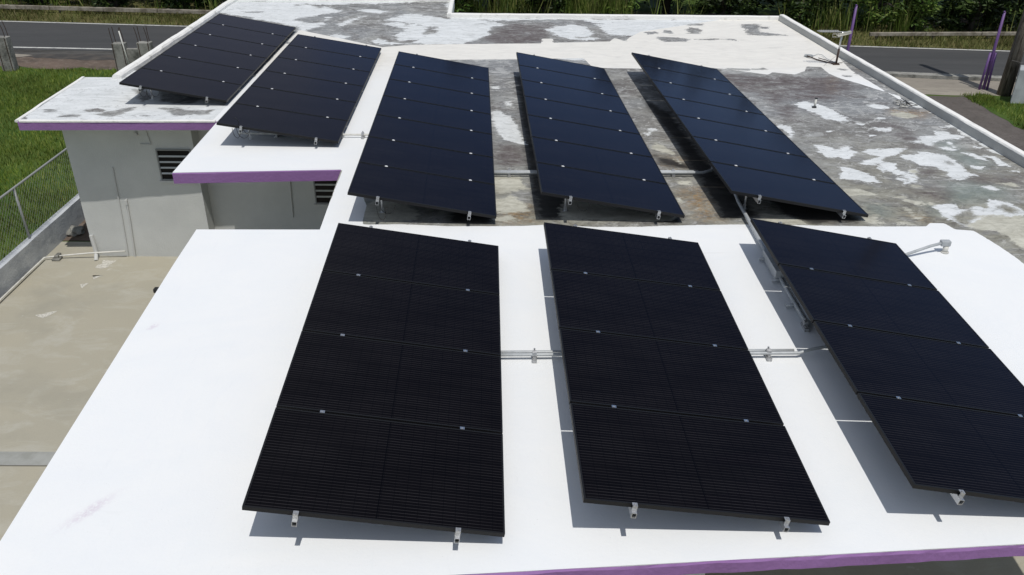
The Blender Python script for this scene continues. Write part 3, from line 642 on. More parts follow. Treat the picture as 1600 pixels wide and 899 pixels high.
# walls of the house
mb = MB()
zt = H0-T-.02
mb.prism([(-7.57, 13.39), (-5.41, 13.39), (-5.41, 13.68), (6.75, 13.68), (6.75, 21.6), (-7.57, 21.6)], -.05, zt)
local(mb, house).build('wall', M_WALL, house)
mb = MB(); mb.box(-1.9, 6.75, 9.25, 13.675, -.05, zt); local(mb, house).build('wall', M_WALL, house)
mb = MB(); mb.box(-7.5, -1.95, 21.605, 24.0, -.05, zt); local(mb, house).build('wall', M_WALL, house)
def window(x0, x1, y, z0, z1, n):
    fr = MB(); w = .024
    fr.box(x0, x1, y-.03, y+.01, z1-w, z1); fr.box(x0, x1, y-.03, y+.01, z0, z0+w)
    fr.box(x0, x0+w, y-.03, y+.01, z0+w+.001, z1-w-.001); fr.box(x1-w, x1, y-.03, y+.01, z0+w+.001, z1-w-.001)
    win = local(fr, house).build('window', M_WINF, house, bevel=.004)
    g = MB(); g.box(x0+w, x1-w, y-.006, y+.006, z0+w, z1-w); g = local(g, house); g.build('pane', M_DARK, win)
    lv = MB(); zs = z0+w; st = (z1-z0-2*w)/n
    for i in range(1, n):
        z = zs + st*i
        lv.add([(x0+w, y-.028, z-.012), (x1-w, y-.028, z-.012), (x1-w, y-.010, z+.012), (x0+w, y-.010, z+.012),
                (x0+w, y-.022, z-.016), (x1-w, y-.022, z-.016), (x1-w, y-.007, z+.008), (x0+w, y-.007, z+.008)],
               [(0,1,2,3), (4,7,6,5), (0,4,5,1), (1,5,6,2), (2,6,7,3), (3,7,4,0)])
    local(lv, house).build('louvre', M_LOUV, win)
    si = MB(); si.box(x0-.03, x1+.03, y-.045, y-.001, z0-.04, z0-.002); local(si, house).build('sill', M_WALL2, win)
window(-6.06, -5.47, 13.39, 1.48, 2.04, 5)
window(-3.52, -2.75, 13.68, .94, 1.9, 8)
# conduits and small fittings on the wall
def wc(name, pts, r_, n=6):
    mb = MB(); mb.tube(pts, r_, n); local(mb, house).build(name, M_WALL2, house)
wc('wall_conduit', [(-6.86, 13.375, 1.7), (-6.90, 13.375, .8), (-6.95, 13.375, .02)], .011)
wc('wall_conduit', [(-6.75, 13.37, 1.12), (-6.78, 13.37, .6), (-6.83, 13.37, .0)], .016)
mb = MB(); mb.box(-6.78, -6.74, 13.35, 13.385, 1.02, 1.1); local(mb, house).build('switch_box', M_WALL2, house)
wc('wall_conduit', [(-6.17, 13.375, 2.45), (-6.12, 13.375, 2.12)], .009); wc('wall_conduit', [(-6.30, 13.375, 2.12), (-6.125, 13.375, 2.12)], .012)
wc('wall_socket', [(-6.34, 13.36, 2.34), (-6.32, 13.36, 2.28)], .025, 8); wc('drain_pipe', [(-7.53, 13.37, .42), (-7.5, 13.34, .1), (-7.46, 13.2, .0)], .035, 8)
wc('wall_conduit', [(-3.9, 13.665, 2.3), (-3.96, 13.665, .67)], .012)
# carport columns
for x in (-3.1, 1.28, 5.2):
    mb = MB(); y = 4.36 + (x-1.28)*.083
    mb.box(x-.17, x+.17, y, y+.3, 0, zn(x, y)-.1); local(mb, carport).build('column', M_WALL, carport, bevel=.008)

# ------------------------------------------------------------ solar arrays
W, P, LM = 1.755, 1.0311, 1.0091
mbp = MB(); e = .013
mbp.box(-W+e, -e, e, LM-e, -.012, -.0022)
PANEL0 = None
def frame_mb():
    f = MB(); d = .035
    f.box(-W, 0, 0, e, -d, 0); f.box(-W, 0, LM-e, LM, -d, 0); f.box(-W, -W+e, e+.0005, LM-e-.0005, -d, 0); f.box(-e, 0, e+.0005, LM-e-.0005, -d, 0)
    f.box(-W+e, -e, e, e+.02, -d, -d+.003); f.box(-W+e, -e, LM-e-.02, LM-e, -d, -d+.003); return f
ARR = [
 ('A', 6, 'b', (-4.8679, 13.8052, -.0432, .0971, .1779), 'leftmost solar array with six modules, standing beside the roof kerb on dirty paint'),
 ('B', 6, 'b', (-2.5785, 11.7162, -.0396, .1024, .1642), 'six module solar array on the white slab above the purple edged eave'),
 ('C', 7, 'b', (-.1893, 8.9923, -.0418, .1213, .1808), 'black seven module solar array between the white strip and the bare stained roof'),
 ('D', 7, 'b', (2.0631, 9.0994, -.04, .1099, .1782), 'blue black seven module solar array surrounded by stained roof, second from right at the back'),
 ('E', 7, 'b', (4.3172, 9.2226, -.041, .088, .1857), 'rightmost seven module solar array at the back, nearest the rooftop antenna'),
 ('F', 4, 'n', (-.0349, 4.1395, -.0294, .1363, .1608), 'leftmost of the three four module solar arrays on the white carport roof'),
 ('G', 4, 'n', (2.2269, 4.2765, -.0367, .1428, .1469), 'middle one of the three four module solar arrays on the white carport roof'),
 ('H', 4, 'n', (4.5195, 4.4494, -.0332, .0776, .1828), 'four module solar array cut off by the right edge of the photo'),
]
pan_me = None
def rail_mb(y0, y1):
    r = MB(); a = .0175; t = .0035; zt_, zb_ = -.0355, -.0355-.045
    r.box(-a, a, y0, y1, zt_-t, zt_); r.box(-a, a, y0, y1, zb_, zb_+t); r.box(-a, -a+t, y0, y1, zb_+t, zt_-t); r.box(a-t, a, y0, y1, zb_+t, zt_-t); return r
def clamp_mb():
    c = MB(); c.box(-.018, .018, -.014, .014, .0005, .004); c.tube([(0, 0, .005), (0, 0, .011)], .0065, 6); return c
def end_mb():
    c = MB(); c.box(-.018, .018, -.028, .006, .0006, .005); c.box(-.018, .018, -.028, -.024, -.035, .0004); c.box(-.017, .017, -.023, -.002, -.035, -.031); c.tube([(0, -.014, .006), (0, -.014, .014)], .008, 6); return c
shared = {}
def part(name, key, builder, mat_, parent, loc, smooth=False):
    if key in shared:
        o = shared[key].copy(); COL.objects.link(o); o.parent = parent; o.location = loc; o.name = name
    else:
        o = builder().build(name, mat_, parent, smooth); o.location = loc; shared[key] = o
    return o
arrays = {}
for key, n, grp, (ax, ay, az, h, t), lab in ARR:
    zf = zb if grp == 'b' else zn
    nx, sl = ((-.002933, -.000533) if grp == 'b' else (-.008028, .048908))
    l = Vector((math.sin(az), math.cos(az), 0)); l.z = sl*l.y + nx*l.x; l.normalize()
    c = Vector((-math.cos(az), math.sin(az), 0)); c.z = sl*c.y + nx*c.x; c.normalize()
    nn = l.cross(-c).normalized()
    if nn.z < 0: nn = -nn
    w = (c*math.cos(t) + nn*math.sin(t)).normalized(); X = -w; Y = (l - X*l.dot(X)).normalized(); Zv = X.cross(Y)
    base = Vector((ax, ay, zf(ax, ay)))
    O = base + nn*h
    root = empty('solar_array', base); Mx = Matrix((X, Y, Zv)).transposed()
    root.rotation_euler = Mx.to_euler()
    tag(root, lab, 'solar array', 'racks of black solar panels on the roof'); arrays[key] = root
    o0 = Mx.inverted() @ (O - base)                    # glass-top corner in root space
    def at(x, y, z): return (o0.x+x, o0.y+y, o0.z+z)
    for k in range(n):
        p = part('solar_panel', 'panel', lambda: mbp, M_PANEL, root, at(0, k*P, 0))
        part('frame', 'frame', frame_mb, M_FRAME, p, (0, 0, 0))
    rx = [-W*.1832, -W*.80]
    for r_ in rx:
        part('rail', 'rail%d' % n, lambda: rail_mb(-.055, n*P+.03), M_ALU, root, at(r_, 0, 0))
        for k in range(1, n): part('clamp', 'clamp'+grp, clamp_mb, M_MID if grp == 'n' else M_MID_GLINT, root, at(r_, k*P-.011, 0))
        part('end_clamp', 'end', end_mb, M_CLAMP, root, at(r_, 0, 0))
        q = part('end_clamp', 'end', end_mb, M_CLAMP, root, at(r_, n*P-.022, 0)); q.rotation_euler = (0, 0, PI)
    # legs under both rails, standing square on the roof
    dn = Vector((math.sin(t), 0, -math.cos(t)))
    ys = np.linspace(.42, n*P-.45, max(2, round(n*P/1.6)))
    for r_ in rx:
        for y in ys:
            hgt = h + (-r_)*math.sin(t) - .081*math.cos(t)
            leg = MB(); a = Vector((0, 0, 0)); b = dn*hgt
            leg.tube([a+Vector((0,0,.01)), b], .013 if r_ == rx[1] else .016, 8)
            L1 = leg.build('leg', M_ALU, root); L1.location = at(r_-.0, y, -.081)
            ft = MB(); ft.box(-.035, .035, -.03, .03, -hgt-.0, -hgt+.006); ft.box(-.018, .018, -.006, .006, -hgt+.006, -hgt+.06)
            f1 = ft.build('foot', M_ALU, L1); f1.rotation_euler = (0, -t, 0)
def cable(root, pts, r=.004):
    mb = MB(); q = []
    for i in range(len(pts)-1):
        for k in range(6): q.append(Vector(pts[i]).lerp(Vector(pts[i+1]), k/6))
    q.append(Vector(pts[-1])); Mi = root.matrix_basis.inverted()
    root_m = Matrix.LocRotScale(root.location, root.rotation_euler, None).inverted()
    mb.tube([root_m @ p for p in q], r, 6); mb.build('cable', M_BLACK, root, True)
def arc(c, rx_, rz_, a0, a1, n=12, tilt=.3):
    return [(c[0]+rx_*math.cos(a0+(a1-a0)*i/n), c[1]+tilt*rz_*math.sin(a0+(a1-a0)*i/n)*.3, c[2]+rz_*math.sin(a0+(a1-a0)*i/n)) for i in range(n+1)]
cable(arrays['C'], arc((-1.55, 9.03, 2.86), .06, .16, PI, 2*PI)); cable(arrays['C'], arc((-1.49, 9.1, 2.86), .09, .11, PI, 2*PI))
cable(arrays['B'], arc((-4.08, 11.78, 2.93), .06, .15, PI, 2.6*PI)); cable(arrays['B'], arc((-3.95, 11.85, 2.93), .05, .1, PI, 2*PI)); cable(arrays['B'], arc((-4.02, 11.9, 2.9), .1, .16, PI, 2*PI))
cable(arrays['A'], arc((-6.3, 13.9, 2.93), .07, .14, PI, 2*PI)); cable(arrays['A'], arc((-6.22, 13.95, 2.93), .05, .17, PI, 2*PI)); cable(arrays['A'], arc((-6.12, 13.95, 2.9), .08, .12, PI, 2*PI))
cable(arrays['D'], arc((.85, 9.16, 2.88), .08, .1, PI, 2*PI)); cable(arrays['D'], arc((2.0-.25, 9.2, 2.76), .12, .05, PI, 2*PI))

# ------------------------------------------------------------ conduits on the roof
def conduit(name, label, cat, paths, r, m, clips=(), zf=zb, group=None, clipw=.05, extra=None):
    p0 = Vector(paths[0][0]); root = empty(name, (p0.x, p0.y, zf(p0.x, p0.y)))
    tag(root, label, cat, group)
    for q in paths:
        mb = MB(); mb.tube(q, r, 10); local(mb, root).build('pipe', m, root, True)
    for (x, y) in clips:
        mb = MB(); z = zf(x, y)
        mb.box(x-.022, x+.022, y-.07, y+.07, z, z+.03); mb.box(x-.014, x+.014, y-.05, y+.05, z+.031, z+.031+.012)
        mb.tube([(x-.02, y, z+.06), (x+.02, y, z+.06)], .03, 8); mb.tube([(x, y+.02, z+.03), (x, y+.02, z+.10)], .009, 6)
        local(mb, root).build('clip', M_CLAMP, root)
    if extra: extra(root)
    return root
def zc(zf, x, y, d): return (x, y, zf(x, y)+d)
Yp = 6.30
conduit('conduit', 'pair of grey conduits crossing the white roof under the front row arrays', 'conduit',
        [[zc(zn, x, Yp+(x+.3)*.035, .055) for x in (-.6, .3, 1.2, 2.2, 2.65)] + [zc(zn, 2.78, 6.44, .075), zc(zn, 3.2, 6.5, .12)],
         [zc(zn, x, Yp+.055+(x+.3)*.035, .045) for x in (-.6, .3, 1.2, 2.2, 2.62)]],
        .016, M_STEEL, [(.21, Yp+.03), (2.37, Yp+.11)], zn)
conduit('conduit', 'pair of grey conduits crossing the stained roof under the back row arrays', 'conduit',
        [[zc(zb, x, 10.6+(x+.3)*.03, .06) for x in (-.6, .3, 1.2, 2.05, 2.6)] + [zc(zb, 2.74, 10.76, .07), zc(zb, 2.8, 10.95, .10), zc(zb, 2.82, 11.3, .16)],
         [zc(zb, x, 10.67+(x+.3)*.03, .05) for x in (-.6, .3, 1.2, 2.2, 2.55)]],
        .02, M_STEEL, [(-.05, 10.65), (2.2, 10.72)], zb)
conduit('conduit', 'short thin conduit spanning the white strip beside the second array', 'conduit',
        [[zc(zb, x, 12.2, .05) for x in (-4.2, -3.4, -2.2, -1.7)]], .015, M_PIPE, [(-3.62, 12.22), (-2.62, 12.2), (-2.3, 12.2)], zb)
def run_extra(root):
    for (x, y) in ((2.83, 8.2), (2.85, 7.75), (2.86, 7.25)):
        z = zn(x, y); mb = MB(); mb.tube([(x-.09, y, z+.03), (x+.03, y, z+.05)], .02, 8); local(mb, root).build('elbow', M_STEEL, root, True)
    mb = MB(); mb.box(2.79, 2.93, 7.75, 8.28, zn(2.86, 8)+.03, zn(2.86, 8)+.13)
    local(mb, root).build('junction_box', M_STEEL, root, bevel=.005)
def zrun(x, y, d): return (x, y, (zb if y > YH else zn)(x, y)+d)
conduit('conduit', 'long pair of conduits running from the right back array down beside the front right array', 'conduit',
        [[zrun(2.90, 10.6, .22), zrun(2.86, 10.2, .12), zrun(2.83, 9.6, .08), zrun(2.83, 9.0, .06), zrun(2.84, 8.3, .05), zrun(2.86, 7.4, .05), zrun(2.87, 6.9, .05)],
         [zrun(2.89, 9.1, .06), zrun(2.90, 8.3, .05), zrun(2.92, 7.4, .05), zrun(2.92, 6.95, .05)]],
        .022, M_STEEL, [(2.86, 6.9)], zn, extra=run_extra)
# weatherhead elbow right of the front right array
r_ = empty('vent_pipe', (4.9, 8.45, zn(4.9, 8.45))); tag(r_, 'grey elbow pipe with square head lying on the white roof', 'pipe')
mb = MB(); mb.tube([zc(zn, 4.05, 8.28, .03), zc(zn, 4.4, 8.32, .04), zc(zn, 4.72, 8.42, .10), zc(zn, 4.86, 8.46, .115)], .017, 10); local(mb, r_).build('pipe', M_PVC, r_, True)
mb = MB(); x, y = 4.9, 8.47; z = zn(x, y)
mb.box(x-.05, x+.06, y-.035, y+.035, z+.08, z+.145); local(mb, r_).build('junction_box', M_PVC, r_, bevel=.012)
mb = MB(); mb.tube([(x+.02, y-.01, z), (x+.02, y-.01, z+.08)], .03, 12); mb.tube([(x+.02, y-.01, z), (x+.02, y-.01, z+.012)], .045, 12); local(mb, r_).build('base_collar', M_PIPE, r_, True)

# plumbing vent and scrap on the stained roof
r_ = empty('vent_stack', (5.23, 14.11, zb(5.23, 14.11))); tag(r_, 'small white plumbing vent pipe on a white paint patch', 'vent pipe')
mb = MB(); x, y, z = r_.location; mb.tube([(x, y, z), (x+.012, y+.02, z+.15)], .02, 10); local(mb, r_).build('pipe', M_PIPE, r_, True)
mb = MB(); mb.tube([(x+.012, y+.02, z+.148), (x+.013, y+.022, z+.162)], .026, 10); mb.tube([(x-.05, y-.03, z+.01), (x+.02, y-.03, z+.01)], .02, 8); local(mb, r_).build('cap', M_BLACK, r_)
r_ = empty('wire_bundle', (6.8, 14.3, zb(6.8, 14.3))); tag(r_, 'tangled scrap wires lying beside the right parapet', 'wires')
x, y, z = r_.location
for i in range(7):
    mb = MB(); a = random.uniform(0, 6.3); q = [(x+random.uniform(-.13, .2), y+random.uniform(-.25, .2), z+.01+random.uniform(0, .07)) for _ in range(4)]
    mb.tube(q, .006, 5); local(mb, r_).build('wire', M_BLACK if i % 2 else M_PIPE, r_, True)

# rooftop antenna
r_ = empty('antenna', (6.68, 17.27, zb(6.68, 17.27))); tag(r_, 'old television antenna on a short mast beside the right parapet', 'antenna')
x, y, z = r_.location
mb = MB(); mb.tube([(x, y, z), (x+.005, y, z+.32)], .022, 8); local(mb, r_).build('mast', M_REBAR, r_, True)
mb = MB(); mb.tube([(x+.005, y, z+.3), (x+.012, y, z+.66)], .02, 8); local(mb, r_).build('mast', M_ALU, r_, True)
mb = MB(); zz = z+.66
mb.box(x-.46, x+.2, y-.008, y+.008, zz-.008, zz+.008)
for i in range(11):
    xx = x-.42+i*.035; mb.tube([(xx, y-.12, zz+.012), (xx, y+.12, zz+.012)], .004, 5)
mb.tube([(x-.47, y-.05, zz+.012), (x-.5, y-.03, zz+.012), (x-.5, y+.03, zz+.012), (x-.47, y+.05, zz+.012), (x-.05, y+.05, zz+.012)], .006, 5)
mb.tube([(x-.47, y-.05, zz+.012), (x-.02, y-.05, zz+.012)], .006, 5)
local(mb, r_).build('boom', M_FENCE, r_)
mb = MB(); mb.add([(x-.12, y-.10, zz-.045), (x+.18, y-.02, zz+.02), (x+.19, y-.02, zz-.03), (x-.1, y-.12, zz-.075), (x-.12, y+.0, zz-.045), (x+.18, y+.04, zz+.02), (x+.19, y+.04, zz-.03), (x-.1, y, zz-.075)],
    [(0,1,2,3), (4,7,6,5), (0,4,5,1), (1,5,6,2), (2,6,7,3), (3,7,4,0)]); mb.tube([(x-.2, y-.06, zz-.03), (x-.2, y-.06, zz-.09), (x-.02, y-.06, zz-.09)], .008, 5); mb.tube([(x-.2, y-.06, zz-.03), (x, y-.06, zz-.03)], .008, 5)
local(mb, r_).build('reflector', M_BEAM0, r_)
mb = MB(); mb.box(x-.07, x+.06, y-.05, y+.05, z, z+.025)
mb.tube([(x-.06, y, z+.02), (x-.28, y+.35, z+.015), (x-.42, y+.6, z+.04)], .012, 6); mb.tube([(x, y, z+.03), (x-.22, y+.45, z+.03)], .008, 6); mb.tube([(x+.02, y, z+.03), (x+.17, y+.1, z+.02)], .006, 5)
mb.tube([(x, y, z+.2), (x-.3, y-.15, z+.01)], .003, 4)
local(mb, r_).build('base_bracket', M_REBAR, r_)
r_ = empty('cable_coil', (6.33, 17.95, zb(6.33, 17.95))); tag(r_, 'small coil of grey antenna cable on the white roof', 'cable coil')
mb = MB(); x, y, z = r_.location
for k in range(3): mb.tube([(x+(.075+.008*k)*math.cos(a), y+(.075+.008*k)*math.sin(a), z+.008+.01*k) for a in np.linspace(0, 2*PI, 20)], .007, 5)
mb.tube([(x+.08, y, z+.01), (x+.25, y+.18, z+.02), (x+.3, y+.05, z+.03), (x+.3, y-.25, z+.02), (x+.36, y-.6, z+.02)], .006, 5)
local(mb, r_).build('cable', M_PVC, r_)

# ------------------------------------------------------------ left side: garden wall, fence, water pipe
gw = MB()
def gx(y): return -8.13 - .032*y + 0.19
xin = lambda y: -8.02 - .031*y     # inner face of the wall
pts = [2 + .35*i for i in range(52)]
V = []; rr = random.Random(4)
for y in pts:
    x = xin(y); e_ = rr.uniform(-.012, .012); V += [(x, y, -.02), (x, y, .45+e_*.4), (x-.14+e_, y, .45+e_*.6), (x-.15, y, -.02)]
n = len(pts); gw.add(V, [(4*i+k, 4*i+(k+1) % 4, 4*i+4+(k+1) % 4, 4*i+4+k) for i in range(n-1) for k in range(4)] + [(0, 1, 2, 3), (4*n-4, 4*n-1, 4*n-2, 4*n-3)])
tag(gw.build('garden_wall', M_WHITEWALL), 'low white garden wall between lawn and concrete yard', 'garden wall')
fr = empty('chain_link_fence', (xin(13.15)-.07, 13.15, .45)); tag(fr, 'chain link fence standing on top of the white garden wall', 'fence')
fx = lambda y: xin(y)-.075
ys_ = [13.15 + 2.6*i for i in range(-4, 3)]
for y in ys_:
    mb = MB(); mb.tube([(fx(y), y, .44), (fx(y)-.02, y, 1.40)], .022, 8); local(mb, fr).build('post', M_FENCE, fr, True)
mb = MB(); mb.tube([(fx(y)-.02, y, 1.40) for y in np.linspace(2.6, 18.4, 12)], .02, 8); local(mb, fr).build('top_rail', M_FENCE, fr, True)
mb = MB(); s_ = .10; H_ = .93; wr = .0012
V = []; Fq = []
yy = 2.7
while yy < 18.3:
    for sg in (1, -1):
        a = (fx(yy), yy if sg > 0 else yy+H_, .46); b = (fx(yy)-.02, (yy+H_) if sg > 0 else yy, .46+H_)
        k = len(V)
        V += [(a[0]-wr, a[1], a[2]), (a[0]+wr, a[1]-wr, a[2]), (a[0]+wr, a[1]+wr, a[2]), (b[0]-wr, b[1], b[2]), (b[0]+wr, b[1]-wr, b[2]), (b[0]+wr, b[1]+wr, b[2])]
        Fq += [(k, k+1, k+4, k+3), (k+1, k+2, k+5, k+4), (k+2, k, k+3, k+5)]
    yy += s_
mb.add(V, Fq); local(mb, fr).build('mesh', M_FENCE, fr)
r_ = empty('water_pipe', (-7.6, 13.3, 0)); tag(r_, 'thin white water pipe running along the garden wall foot to the house', 'water pipe')
mb = MB(); mb.tube([(-6.97, 13.33, .13), (-7.6, 13.3, .1), (-8.1, 13.27, .06), (-8.38, 13.2, .05), (-8.36, 12.6, .05), (-8.33, 11.7, .05), (-8.2, 8.5, .05), (-8.1, 5, .05)], .016, 8)
local(mb, r_).build('pipe', M_PIPE, r_, True)
mb = MB(); mb.box(-8.2, -8.13, 13.2, 13.34, 0, .09); mb.box(-8.24, -8.1, 13.16, 13.3, 0, .04); local(mb, r_).build('valve', M_CONC, r_, bevel=.01)
r_ = empty('stone', (-8.35, 14.35, 0)); tag(r_, 'broken concrete lump in the gap between wall and house', 'stone')
bm = bmesh.new(); bmesh.ops.create_icosphere(bm, subdivisions=3, radius=.16)
for v in bm.verts: v.co *= 1 + .25*math.sin(v.co.x*31+v.co.y*17)*math.cos(v.co.z*23); v.co.z *= .55; v.co.z += .05
me = bpy.data.meshes.new('rock'); bm.to_mesh(me); bm.free(); me.materials.append(M_CONC); o = bpy.data.objects.new('rock', me); COL.objects.link(o); o.parent = r_
r_ = MB(); r_.box(-5.98, -5.86, 12.02, 12.12, 0, .07); tag(r_.build('brick', M_BLACK, bevel=.012), 'small dark block on the yard floor beside the carport', 'block')

# unfinished gate columns at the left roadside
def gate_column(x0, x1, y, zt, label, bars):
    r = empty('concrete_column', ((x0+x1)/2, y, 0)); tag(r, label, 'column', 'unfinished concrete columns by the road')
    mb = MB(); mb.box(x0, x1, y, y+.28, -.02, zt); local(mb, r).build('shaft', M_CONC, r, bevel=.02)
    mb = MB()
    for bx, by in bars:
        mb.tube([(bx, y+by, zt-.02), (bx-.02, y+by, zt+.25), (bx-.05+random.uniform(-.03, .03), y+by, zt+.47)], .011, 6)
        mb.tube([(bx+.0, y-.012, .02), (bx+.0, y-.012, zt)], .012, 6) if by < .1 else None
    local(mb, r).build('reinforcement_bar', M_REBAR, r)
gate_column(-12.72, -12.32, 26.5, .92, 'left one of the pair of stained columns joined by blockwork', [(-12.68, .05), (-12.37, .05), (-12.66, .24), (-12.4, .24)])
gate_column(-11.92, -11.5, 26.5, .95, 'right one of the pair of stained columns joined by blockwork', [(-11.86, .05), (-11.55, .05), (-11.86, .24), (-11.58, .24)])
gate_column(-16.45, -16.05, 26.6, 1.06, 'lone grey column at the left edge of the photo by the road', [(-16.1, .05), (-16.38, .05), (-16.1, .24)])
mb = MB(); mb.box(-12.315, -11.925, 26.58, 26.72, -.02, .74); tag(mb.build('block_wall', M_CONC, bevel=.01), 'short mossy blockwork panel between the two unfinished columns', 'wall')
mb = MB(); mb.tube([(-12.2, 26.4, -.02), (-12.3, 26.45, .7), (-12.36, 26.46, 1.32)], .02, 6); tag(mb.build('white_pole', M_PIPE, smooth=True), 'thin white pipe leaning on the paired concrete columns', 'pole')

# ------------------------------------------------------------ right side: poles and wall
def ppole(x, y, h, label, legs):
    r = empty('purple_pole', (x, y, 0)); tag(r, label, 'pole', 'purple poles by the road')
    mb = MB(); mb.tube([(x+.02, y, .02), (x+.01, y, 1.1), (x+.01, y, h)], [.045, .045, .035], 10); local(mb, r).build('shaft', M_PURPLE2, r, True)
    if legs:
        for s in (-1, 1):
            mb = MB(); mb.tube([(x+s*.12, y-.02, -.02), (x+s*.085, y-.02, 1.12)], .035, 8); local(mb, r).build('brace', M_PURPLE2, r, True)
    mb = MB(); mb.tube([(x, y, h), (x, y, h+.03)], [.04, .015], 10); local(mb, r).build('cap', M_PURPLE2, r, True)
ppole(14.45, 25.3, 2.3, 'purple pole with two braces beside the wooden utility pole', True)
ppole(10.17, 25.6, 2.4, 'purple pole rising behind the rooftop antenna', False)
r_ = empty('utility_pole', (14.85, 24.75, 0)); tag(r_, 'weathered wooden utility pole at the right edge of the photo', 'utility pole')
mb = MB(); mb.tube([(14.78, 24.7, -.1), (14.85, 24.75, 2), (14.98, 24.8, 5), (15.15, 24.9, 9.5)], [.2, .17, .15, .12], 16); local(mb, r_).build('shaft', M_WOOD, r_, True)
mb = MB(); mb.tube([(14.72, 24.45, 6.1), (14.72, 24.45, 6.9)], .17, 14); mb.box(14.7, 14.95, 24.55, 24.8, 6.3, 6.6); local(mb, r_).build('transformer', M_BOX, r_, True)
mb = MB(); mb.tube([(14.62, 24.6, 2.0), (14.5, 24.45, 1.12)], .01, 6); mb.tube([(14.55, 24.4, 1.1), (16.4, 23.5, .75)], .008, 5); local(mb, r_).build('wire', M_BLACK, r_)
mb = MB(); mb.prism([(14.5, 23.8), (17.0, 23.6), (17.2, 24.2), (14.85, 24.4)], -.02, .97); bw = mb.build('boundary_wall', M_BOX, bevel=.015); tag(bw, 'grey painted masonry wall beside the utility pole', 'wall')

# beyond the road: low barrier beams, sign
def beam(label, pts, z, h, m):
    r = empty('barrier_beam', (pts[0][0], pts[0][1], 0)); tag(r, label, 'barrier')
    mb = MB()
    for a, b in zip(pts[:-1], pts[1:]):
        mb.prism([(a[0], a[1]), (b[0]-.02, b[1]), (b[0]-.02, b[1]+.12), (a[0], a[1]+.12)], z, z+h)
    local(mb, r).build('beam', m, r, bevel=.01)
    for a in pts[:-1]:
        mb = MB(); mb.box(a[0]+.3, a[0]+.42, a[1]+.13, a[1]+.25, -.05, z+h-.02); local(mb, r).build('post', m, r)
M_BEAM = mat('weathered barrier', (.33, .3, .25), .8, noise=(3, (.15, .13, .1), .42, .62), bump=(15, .4))
beam('long pale low barrier in the weeds left of the house, beyond the road', [(-27 + 2.4*i, 37.3-.098*2.4*i-.1) for i in range(8)], .12, .16, M_BEAM)
beam('grey low barrier in the weeds at the right, beyond the road', [(13.6 + 2.2*i, 32.35+.12*i) for i in range(6)], .14, .13, M_BEAM)
r_ = empty('road_sign', (5.95, 36.8, 0)); tag(r_, 'grey green sign panel on a thin post among the roadside weeds', 'sign')
mb = MB(); mb.tube([(6.12, 36.8, -.05), (6.12, 36.8, 2.6)], .035, 8); local(mb, r_).build('post', M_FENCE, r_, True)
mb = MB(); mb.box(5.78, 6.08, 36.8, 36.83, .35, 2.5); local(mb, r_).build('panel', M_SIGN, r_, bevel=.006)

# ------------------------------------------------------------ vegetation
def leaf_mat(name, a, b, c):
    m = bpy.data.materials.new(name); m.use_nodes = True; t = m.node_tree; bs = t.nodes['Principled BSDF']
    ge = t.nodes.new('ShaderNodeNewGeometry'); r = t.nodes.new('ShaderNodeValToRGB')
    r.color_ramp.elements[0].color = (*a, 1); r.color_ramp.elements[1].color = (*c, 1)
    e_ = r.color_ramp.elements.new(.55); e_.color = (*b, 1)
    t.links.new(ge.outputs['Random Per Island'], r.inputs[0])
    n = t.nodes.new('ShaderNodeTexNoise'); n.inputs['Scale'].default_value = .55; n.inputs['Detail'].default_value = 4
    t.links.new(ge.outputs['Position'], n.inputs[0])
    mr = t.nodes.new('ShaderNodeMapRange'); mr.inputs[1].default_value = .35; mr.inputs[2].default_value = .65; mr.inputs[3].default_value = .55; mr.inputs[4].default_value = 1.25
    t.links.new(n.outputs[0], mr.inputs[0])
    mx = t.nodes.new('ShaderNodeVectorMath'); mx.operation = 'SCALE'; t.links.new(r.outputs[0], mx.inputs[0]); t.links.new(mr.outputs[0], mx.inputs['Scale'])
    t.links.new(mx.outputs[0], bs.inputs['Base Color']); bs.inputs['Roughness'].default_value = .55; bs.inputs['Specular IOR Level'].default_value = .25
    return m
ML1 = leaf_mat('dark leaves', (.006, .012, .003), (.014, .03, .006), (.045, .075, .016))
ML2 = leaf_mat('mid leaves', (.010, .022, .005), (.026, .052, .010), (.08, .12, .026))
ML3 = leaf_mat('reed blades', (.05, .09, .015), (.13, .19, .03), (.28, .28, .10))
ML4 = leaf_mat('lawn blades', (.08, .14, .015), (.145, .205, .03), (.25, .28, .07))
ML5 = leaf_mat('verge blades', (.07, .09, .02), (.13, .145, .04), (.26, .21, .1))
ML6 = leaf_mat('sunlit shrub leaves', (.04, .09, .012), (.09, .16, .025), (.2, .26, .06))
M_BARK = mat('bark', (.06, .05, .038), .9, noise=(6, (.03, .025, .02), .4, .6))

